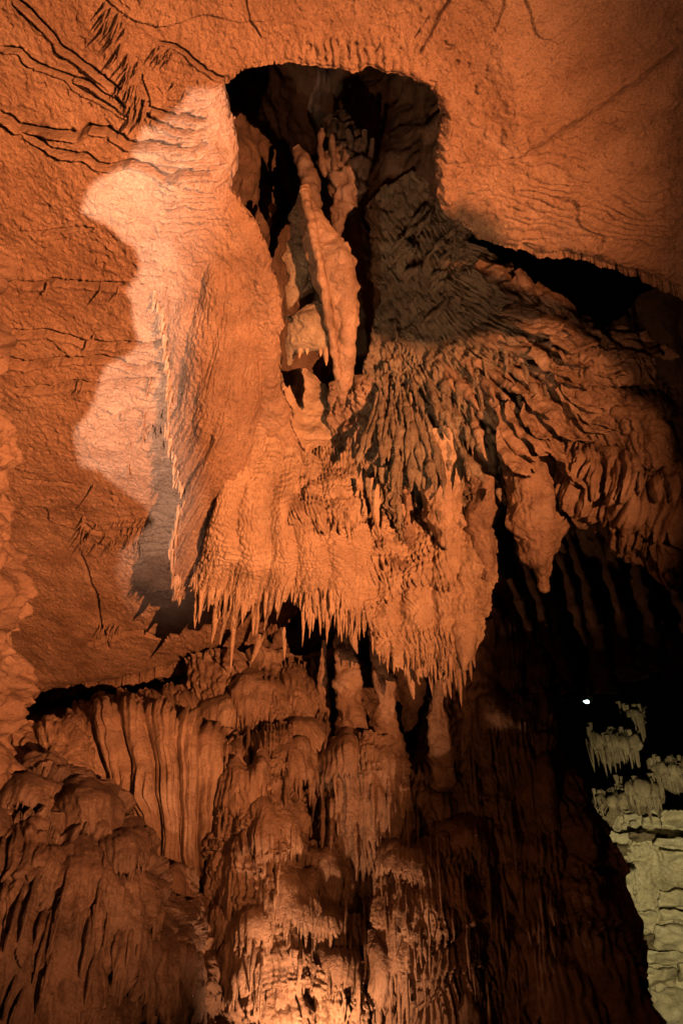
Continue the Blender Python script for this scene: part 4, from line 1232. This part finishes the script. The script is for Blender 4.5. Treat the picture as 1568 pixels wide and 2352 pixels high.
def depth_map(names):
    zb = np.full((2600 // ZC, 2000 // ZC), 99.0)
    for nme in names:
        Q = PATCH[nme].reshape(-1, 3) - CAM
        t = Q[:, 1] * CP + Q[:, 2] * SP
        x = CX + Q[:, 0] / t * FV
        y = CY - (-Q[:, 1] * SP + Q[:, 2] * CP) / t * FV
        ix, iy = ((x + 200) // ZC).astype(int), (y // ZC).astype(int)
        ok = (ix >= 0) & (iy >= 0) & (ix < zb.shape[1]) & (iy < zb.shape[0])
        np.minimum.at(zb, (iy[ok], ix[ok]), t[ok])
    return zb


def seat(zb, x, y, w, h, q=35):
    """distance of the rock face under a tier's footprint"""
    a0, a1 = int((x - w * .4 + 200) // ZC), int((x + w * .4 + 200) // ZC) + 1
    b0, b1 = int((y + h * .25) // ZC), int((y + h * .9) // ZC) + 1
    z = zb[b0:min(b1, zb.shape[0]), a0:a1]
    z = z[z < 90]
    return float(np.percentile(z, q)) if len(z) else 6.5


ZW = depth_map([n_ for n_ in PATCH if n_.split('.')[0] in ('flowstone_wall', 'fluted_cascade', 'rumpled_cascade', 'small_dome_cascade', 'shadowed_cascade', 'rear_cascade', 'fluted_column', 'tiered_cascade', 'drip_cluster')])
BELLS = [(570, 1765, 95, 120), (622, 1850, 115, 150), (556, 1925, 100, 160), (640, 1985, 115, 135), (588, 2065, 125, 150), (662, 2120, 105, 140), (556, 2175, 115, 165), (640, 2225, 120, 150), (520, 2060, 80, 150),
         (738, 1965, 90, 110), (732, 2080, 100, 120), (770, 2170, 105, 120), (800, 1700, 105, 120), (862, 1765, 110, 190), (785, 1835, 90, 165), (905, 1850, 80, 145), (835, 1900, 85, 140),
         (1000, 1720, 120, 120), (1075, 1640, 140, 140), (1160, 1590, 130, 150), (1100, 1790, 140, 160), (955, 1935, 130, 115), (1060, 1905, 150, 130), (1000, 2030, 140, 130), (925, 2085, 125, 160), (1045, 2120, 140, 170),
         (960, 2200, 150, 200), (1075, 2230, 130, 200), (885, 2190, 85, 180), (1185, 1950, 160, 170), (1165, 2105, 150, 220), (1240, 1780, 140, 210), (1010, 1830, 110, 120),
         (510, 1600, 120, 95), (610, 1565, 120, 105), (712, 1590, 95, 125), (690, 1655, 105, 85), (655, 1690, 115, 120)]
for i, (x, y, w, h) in enumerate(BELLS):
    bell(wall, x, y, w, h, seat(ZW, x, y, w, h, 50) + RNG.uniform(.0, .09) + (.12 if w >= 135 else 0.0), (x - 784) / 4200, M_FLOW2, i * 1.7 + .3)

# thin drip ribs running down the wall
for k in range(120):
    x, y = RNG.uniform(490, 1270), RNG.uniform(1610, 2260)
    if 820 < x < 1000 and y < 1760:
        continue
    ln = RNG.uniform(50, 170)
    t0, t1 = seat(ZW, x, y - 10, 10, 20, 40), seat(ZW, x, y + ln - 20, 10, 30, 40)
    lx = (x - 784) / 4200 * ln
    w = RNG.uniform(2.2, 5.5)
    tube('drip_rib', [(x, y, t0 + .02, w * .6), (x + lx * .35 + RNG.uniform(-2, 2), y + ln * .35, t0 * .65 + t1 * .35 - .05, w), (x + lx * .7 + RNG.uniform(-2, 2), y + ln * .7, t0 * .3 + t1 * .7 - .07, w * .9), (x + lx, y + ln, t1 - .04, w * .25)], M_FLOW2, 8, 22, 0, 0, .3, 10, .9, wall, seed=400 + k)

# ------------------------------------------------------------------ left foreground mounds
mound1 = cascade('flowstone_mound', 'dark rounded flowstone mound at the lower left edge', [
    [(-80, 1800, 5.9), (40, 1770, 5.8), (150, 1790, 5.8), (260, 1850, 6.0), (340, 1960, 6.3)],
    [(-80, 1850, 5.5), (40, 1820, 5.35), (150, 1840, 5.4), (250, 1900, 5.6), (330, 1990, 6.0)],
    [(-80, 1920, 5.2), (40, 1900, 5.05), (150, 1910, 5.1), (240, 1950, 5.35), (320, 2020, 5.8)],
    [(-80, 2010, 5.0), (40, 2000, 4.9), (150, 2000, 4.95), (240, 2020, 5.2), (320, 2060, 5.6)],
], flow(.16, .030, .6, .12, .16, .012, 141, .8, 4, .15, .2, .2, lump=.05, rough=.008), M_SHADED, roll=0)
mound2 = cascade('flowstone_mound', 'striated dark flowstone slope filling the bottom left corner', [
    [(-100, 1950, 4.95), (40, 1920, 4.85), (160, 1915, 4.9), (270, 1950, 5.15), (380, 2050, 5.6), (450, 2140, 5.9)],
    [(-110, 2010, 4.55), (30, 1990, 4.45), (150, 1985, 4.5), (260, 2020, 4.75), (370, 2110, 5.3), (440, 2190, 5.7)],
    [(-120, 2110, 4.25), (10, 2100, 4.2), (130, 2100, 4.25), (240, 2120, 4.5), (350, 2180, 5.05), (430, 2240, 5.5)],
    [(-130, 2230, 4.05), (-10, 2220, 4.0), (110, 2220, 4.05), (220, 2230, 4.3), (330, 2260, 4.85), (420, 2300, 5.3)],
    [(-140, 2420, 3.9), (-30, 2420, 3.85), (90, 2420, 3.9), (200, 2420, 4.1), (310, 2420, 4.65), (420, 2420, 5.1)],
], flow(.11, .060, .5, .12, .2, .006, 147, .35, 3, .10, .22, .12, lump=.04, rough=.005, bw=.5), M_SHADED, roll=0, step=3.2)
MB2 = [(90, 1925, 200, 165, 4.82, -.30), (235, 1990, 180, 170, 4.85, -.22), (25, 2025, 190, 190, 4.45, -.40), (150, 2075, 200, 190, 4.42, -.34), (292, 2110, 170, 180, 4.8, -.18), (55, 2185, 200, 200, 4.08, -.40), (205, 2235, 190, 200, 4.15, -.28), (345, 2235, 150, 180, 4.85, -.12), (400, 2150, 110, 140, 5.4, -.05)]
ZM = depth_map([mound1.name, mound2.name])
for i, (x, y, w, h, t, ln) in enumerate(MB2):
    bell(mound2, x, y, w, h * 1.4, seat(ZM, x + ln * h * .5, y, w, h, 50) + RNG.uniform(.05, .14), ln, M_SHADED, 80 + i * 1.9, .075, .07)
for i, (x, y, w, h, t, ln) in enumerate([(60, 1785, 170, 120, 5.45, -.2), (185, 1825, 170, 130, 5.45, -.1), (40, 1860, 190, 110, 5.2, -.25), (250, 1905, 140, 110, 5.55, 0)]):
    bell(mound1, x, y, w, h, seat(ZM, x + ln * h * .5, y, w, h, 50) + .06, ln, M_SHADED, 120 + i * 1.9, .09, .03)
for k in range(24):
    x, y = RNG.uniform(-20, 420), RNG.uniform(1930, 2300)
    ln = RNG.uniform(90, 200)
    lean = -.34 + .3 * x / 420
    t0, t1 = seat(ZM, x, y - 10, 10, 20, 40), seat(ZM, x + lean * ln, y + ln - 20, 10, 30, 40)
    w = RNG.uniform(3, 7)
    tube('drip_rib', [(x, y, t0 + .03, w * .6), (x + lean * ln * .35, y + ln * .35, t0 * .65 + t1 * .35 - .05, w), (x + lean * ln * .7, y + ln * .7, t0 * .3 + t1 * .7 - .07, w * .9), (x + lean * ln, y + ln, t1 - .03, w * .25)], M_SHADED, 8, 22, 0, 0, .3, 10, .9, mound2, seed=600 + k)
cascade('rubble_slope', 'dark rough earth slope between the corner mound and the rumpled ridge', [
    [(330, 2010, 6.2), (390, 1985, 6.1), (440, 2010, 6.15), (490, 2090, 6.2)],
    [(330, 2080, 5.9), (390, 2060, 5.85), (450, 2090, 5.9), (500, 2160, 6.0)],
    [(340, 2200, 5.5), (410, 2190, 5.5), (470, 2210, 5.6), (520, 2260, 5.7)],
    [(350, 2420, 5.0), (430, 2420, 5.0), (500, 2420, 5.1), (570, 2420, 5.3)],
], rockface(.10, 3.0, .03, 151), M_DARK, roll=0, cat='earth slope')
o = tube('leaning_boulder', [(240, 1880, 6.2, 12), (262, 1910, 6.15, 24), (290, 1945, 6.1, 34), (325, 1985, 6.1, 34), (350, 2020, 6.1, 18)], M_DARK, 26, 40, 0, 0, .22, 4, .8, seed=71)
tag(o, 'dark smooth boulder leaning against the foot of the fluted cascade', 'boulder')
o = tube('pitted_boulder', [(350, 2010, 6.0, 20), (375, 2025, 5.95, 44), (400, 2040, 5.95, 46), (420, 2070, 5.95, 20)], M_DARK, 26, 36, 0, 0, .2, 5, .8, seed=75)
tag(o, 'pitted brown boulder at the bottom of the fluted cascade', 'boulder')
cascade('sloping_slab', 'smooth tilted slab above the dark rounded mound', [
    [(90, 1740, 6.5), (140, 1715, 6.5), (190, 1725, 6.5), (235, 1790, 6.6)],
    [(95, 1780, 6.3), (145, 1765, 6.25), (195, 1780, 6.25), (245, 1835, 6.4)],
    [(105, 1825, 6.2), (155, 1820, 6.1), (205, 1840, 6.1), (250, 1880, 6.3)],
], rockface(.05, 2.5, .012, 157), M_FLOW2, cat='rock slab')
cascade('ribbed_bank', 'ribbed bank of flowstone climbing behind the tilted slab', [
    [(20, 1690, 7.2), (80, 1670, 7.1), (140, 1665, 7.1), (210, 1690, 7.2)],
    [(10, 1740, 6.8), (75, 1720, 6.7), (140, 1715, 6.7), (205, 1740, 6.85)],
    [(-10, 1830, 6.4), (60, 1810, 6.35), (130, 1800, 6.4), (215, 1820, 6.6)],
], flow(.1, .06, .3, .1, .1, .01, 161, .8, 1, .08, .3, .1, lump=.04), M_FLOW2)

# rough strip of rock at the left frame edge
strip = loft('rock_buttress', [
    [(-250, 420, 3.9), (-150, 440, 3.7), (-80, 460, 3.7), (-32, 500, 3.95)],
    [(-250, 640, 4.1), (-150, 640, 3.8), (-70, 640, 3.8), (-16, 650, 4.1)],
    [(-250, 900, 4.4), (-150, 900, 4.0), (-60, 900, 4.0), (-2, 905, 4.35)],
    [(-250, 1060, 4.6), (-150, 1060, 4.2), (-50, 1060, 4.2), (22, 1060, 4.55)],
    [(-250, 1240, 4.8), (-150, 1240, 4.4), (-40, 1240, 4.4), (42, 1240, 4.8)],
    [(-250, 1420, 5.0), (-150, 1420, 4.6), (-30, 1420, 4.6), (50, 1420, 5.0)],
    [(-250, 1600, 5.2), (-150, 1600, 4.8), (-30, 1600, 4.8), (32, 1600, 5.2)],
    [(-250, 1760, 5.5), (-150, 1760, 5.1), (-30, 1760, 5.1), (26, 1760, 5.5)],
    [(-250, 1900, 5.8), (-150, 1900, 5.4), (-30, 1900, 5.4), (40, 1900, 5.9)],
], lambda U, V, s, r, P: rockface(.15, 2.2, .03, 171, .07, .3)(U, V, s, r, P) + .12 * np.clip(fbm(P, 4.5, 3, gain=.5, off=8), -.4, 1), M_DARK, 3.6, roll=.12)
tag(strip, 'rough knobbly rock buttress along the left edge of the picture', 'rock')
# ------------------------------------------------------------------ soda straws on the ceiling
def straw(x, y, ln, r=.006):
    p = at(np.array(float(x)), np.array(float(y)), ceil_t(np.array(float(x)), np.array(float(y))))
    hang(ceiling, p + np.array([0, 0, .03]), ln + .03, r, M_CEIL, 'soda_straw')


for k in range(46):
    f_ = RNG.uniform(0, 1)
    straw(252 + 70 * f_ + RNG.normal(0, 14), 5 + 265 * f_ + RNG.normal(0, 12), RNG.uniform(.08, .2), .009)
for k in range(12):
    straw(RNG.uniform(340, 400), RNG.uniform(105, 150), RNG.uniform(.04, .10))
for k in range(34):
    straw(RNG.uniform(180, 340), RNG.uniform(1190, 1262), RNG.uniform(.08, .22), .008)
for x, y, l in [(232, 662, .2), (272, 665, .13), (110, 655, .14), (215, 775, .12), (200, 790, .1), (190, 885, .12), (180, 882, .14), (218, 1105, .4), (200, 990, .1), (230, 1440, .2), (240, 1440, .22), (252, 1442, .22), (264, 1440, .2), (276, 1442, .18), (300, 1010, .12), (298, 1060, .3), (400, 195, .06), (425, 215, .08), (965, 60, .12), (985, 30, .12), (875, 95, .1), (885, 120, .12), (1165, 165, .06), (1162, 170, .05)]:
    straw(x, y, l, .009)
for k in range(40):
    straw(RNG.uniform(330, 420), RNG.uniform(830, 1010), RNG.uniform(.05, .2), .01)

# ------------------------------------------------------------------ far chamber at the right
far_base = loft('far_cave_wall', [
    [(1300, 1800, 20.5), (1410, 1835, 18.8), (1520, 1840, 18), (1900, 1830, 17)],
    [(1320, 1850, 18.5), (1420, 1850, 17.2), (1520, 1850, 16.6), (1900, 1850, 16)],
    [(1340, 1960, 17), (1440, 1950, 16), (1540, 1950, 15.6), (1900, 1950, 15)],
    [(1350, 2100, 16.6), (1450, 2100, 15.7), (1550, 2100, 15.3), (1900, 2100, 14.8)],
    [(1360, 2420, 16.2), (1470, 2420, 15.4), (1580, 2420, 15), (1900, 2420, 14.5)],
], rockface(.30, .7, .06, 181, .16, .5), M_PALE, 3.2)
tag(far_base, kind='structure')


def slab(x0, y0, x1, y1, t, mat, seed, thick=.5, nm='stone', parent=None):
    """one weathered block, bevelled and uneven, set into the far wall"""
    parent = parent or far_base
    n = 17
    g = np.linspace(-1, 1, n)
    gu, gv = np.meshgrid(g, g)
    e = np.maximum(np.abs(gu), np.abs(gv))
    X = (x0 + x1) / 2 + gu * (x1 - x0) / 2
    Yp = (y0 + y1) / 2 + gv * (y1 - y0) / 2
    X = X + 8 * fbm(np.stack([X / 32, Yp / 25, 0 * X + seed], -1), 1.0, 3)
    Yp = Yp + 7 * fbm(np.stack([X / 34, Yp / 25, 0 * X + seed + 9], -1), 1.0, 3)
    tt = t + 0.05 * smooth(.8, 1.0, e) + thick * (e > .999) + 0.2 * perlin(np.stack([X / 35, Yp / 22, 0 * X + seed * 1.7], -1))
    P = at(X, Yp, tt)
    P = P + 0.05 * fbm(P, 3.0, 2, off=seed)[..., None] * np.array([.3, 1, .6])
    return put(nm, P.reshape(-1, 3), grid_faces(n, n), mat, parent)


blk = [(1400, 1866, 1476, 1908, 16.2), (1468, 1878, 1520, 1912, 15.9), (1515, 1860, 1610, 1902, 15.6), (1392, 1908, 1448, 1940, 15.9), (1440, 1914, 1532, 1934, 15.5), (1500, 1928, 1620, 1946, 15.1),
       (1400, 1940, 1512, 1990, 15.7), (1512, 1952, 1610, 1978, 15.3), (1458, 1992, 1620, 2052, 15.7), (1510, 2046, 1620, 2088, 15.0), (1448, 2088, 1514, 2142, 15.2), (1512, 2092, 1620, 2116, 14.9),
       (1458, 2146, 1506, 2180, 15.1), (1500, 2122, 1620, 2186, 14.9), (1466, 2184, 1620, 2216, 14.9), (1478, 2222, 1552, 2266, 14.8), (1556, 2212, 1620, 2250, 14.6), (1486, 2268, 1620, 2370, 14.7)]
for i, b in enumerate(blk):
    slab(*b, M_BROWNFAR if i in (8, 4, 12, 6) else M_PALE, 3.3 * i + 1)
o = slab(1436, 1990, 1458, 2075, 14.9, M_PALE, 4.4, .4, 'leaning_slab', far_base)
sl_parent = o
o.parent = None
c = o.location + far_base.location
o.location = c
tag(o, 'narrow upright stone slab leaning on the pale far wall', 'rock slab')


def cluster(label, x0, x1, y, t, lens, dens, tilt=0):
    """a boss of ceiling rock with a fringe of straws"""
    w = (x1 - x0)
    o = loft('stalactite_cluster', [
        [(x0 - 3, y - 5, t + .5), ((x0 + x1) / 2, y - 9, t), (x1 + 3, y - 5 + tilt, t + .5)],
        [(x0, y + 4, t + .1), ((x0 + x1) / 2, y + 3, t - .3), (x1, y + 5 + tilt, t + .1)],
        [(x0 + 3, y + 34, t + .3), ((x0 + x1) / 2, y + 44, t), (x1 - 2, y + 32 + tilt, t + .3)],
    ], flow(.16, .12, .5, .12, .2, .03, x0 * .1, 1.0, lump=.12), M_BROWNFAR, 2.2, fringe=jag(9, .4, x0))
    tag(o, label, 'stalactites')
    mx_ = (x0 + x1) / 2
    tube('boss', [(mx_, y - 8, t + .5, w * .30), (mx_, y + 4, t + .3, w * .46), (mx_, y + 24, t + .3, w * .42), (mx_ + 2, y + 44, t + .35, w * .24), (mx_ + 3, y + 58, t + .4, w * .06)], M_BROWNFAR, 40, 30, 11, .5, .25, 3.0, .5, o, x0)
    Q = PATCH[o.name]
    for k in range(dens):
        u = (k + RNG.uniform(.1, .9)) / dens
        p = Q[int(RNG.uniform(.3, .9) * (Q.shape[0] - 1)), int(u * (Q.shape[1] - 1))]
        ln = .55 * lens(u) * RNG.uniform(.5, 1.3)
        hang(o, p + np.array([0, RNG.uniform(.03, .16), .16]), ln + .1, RNG.uniform(.035, .075), M_BROWNFAR)
    return o


cluster('square-topped cluster of pale stalactites hanging in the black far chamber', 1360, 1460, 1702, 15.5, lambda u: .95, 34)
cluster('small high cluster of stalactites with a long point in the far chamber', 1430, 1474, 1638, 16.5, lambda u: .5 + .9 * u, 18)
cluster('stalactite cluster tapering to a point just above the pale far wall', 1420, 1508, 1812, 14.8, lambda u: .35 + .6 * np.exp(-((u - .75) / .3) ** 2), 34)
cluster('stalactite cluster at the far right frame edge above the pale wall', 1492, 1600, 1762, 15.0, lambda u: .6 + .6 * u, 34)
cluster('low fringe of stalactites half hidden behind the dark wall edge', 1378, 1420, 1840, 14.6, lambda u: .5, 9)

# the small lit lamp and its cable in the far chamber
lp = at(np.array(1345.), np.array(1611.), np.array(13.5))
m_lamp = bpy.data.materials.new('lamp_glass')
m_lamp.use_nodes = True
bs = m_lamp.node_tree.nodes['Principled BSDF']
bs.inputs['Base Color'].default_value = (.8, .95, .9, 1)
bs.inputs['Emission Color'].default_value = (.62, 1.0, .88, 1)
bs.inputs['Emission Strength'].default_value = 7
m_metal = bpy.data.materials.new('dull_metal')
m_metal.use_nodes = True
bm_ = m_metal.node_tree.nodes['Principled BSDF']
bm_.inputs['Base Color'].default_value = (.10, .10, .095, 1)
bm_.inputs['Metallic'].default_value = .6
bm_.inputs['Roughness'].default_value = .5
lamp = bpy.data.objects.new('floodlight', None)
COL.objects.link(lamp)
lamp.location = lp
tag(lamp, 'small bright white floodlight shining in the dark far chamber', 'lamp')
tube('lamp_housing', [(1356, 1606, 13.7, 5), (1348, 1609, 13.62, 8), (1342, 1610, 13.56, 8)], m_metal, 16, 8, 0, 0, 0, 1, 1, lamp, tip=False)
tube('lamp_glass', [(1351, 1613, 13.44, 2.8), (1345, 1611, 13.42, 4.2), (1339, 1609, 13.44, 1.8)], m_lamp, 16, 10, 0, 0, .05, 3, .6, lamp, tip=False)
o = tube('cable', [(1288, 1591, 13.3, .7), (1320, 1593, 13.4, .7), (1360, 1592, 13.5, .7), (1420, 1592, 13.7, .7)], m_metal, 8, 30, 0, 0, 0, 1, 1, tip=False)
tag(o, 'thin cable stretched across the dark far chamber above the lamp', 'cable')
tube('clip', [(1317, 1592, 13.38, 1.2), (1318, 1600, 13.38, 1.2)], m_metal, 8, 6, 0, 0, 0, 1, 1, o)
tube('lamp_bracket', [(1345, 1592, 13.48, .9), (1346, 1603, 13.5, .9)], m_metal, 8, 6, 0, 0, 0, 1, 1, lamp)
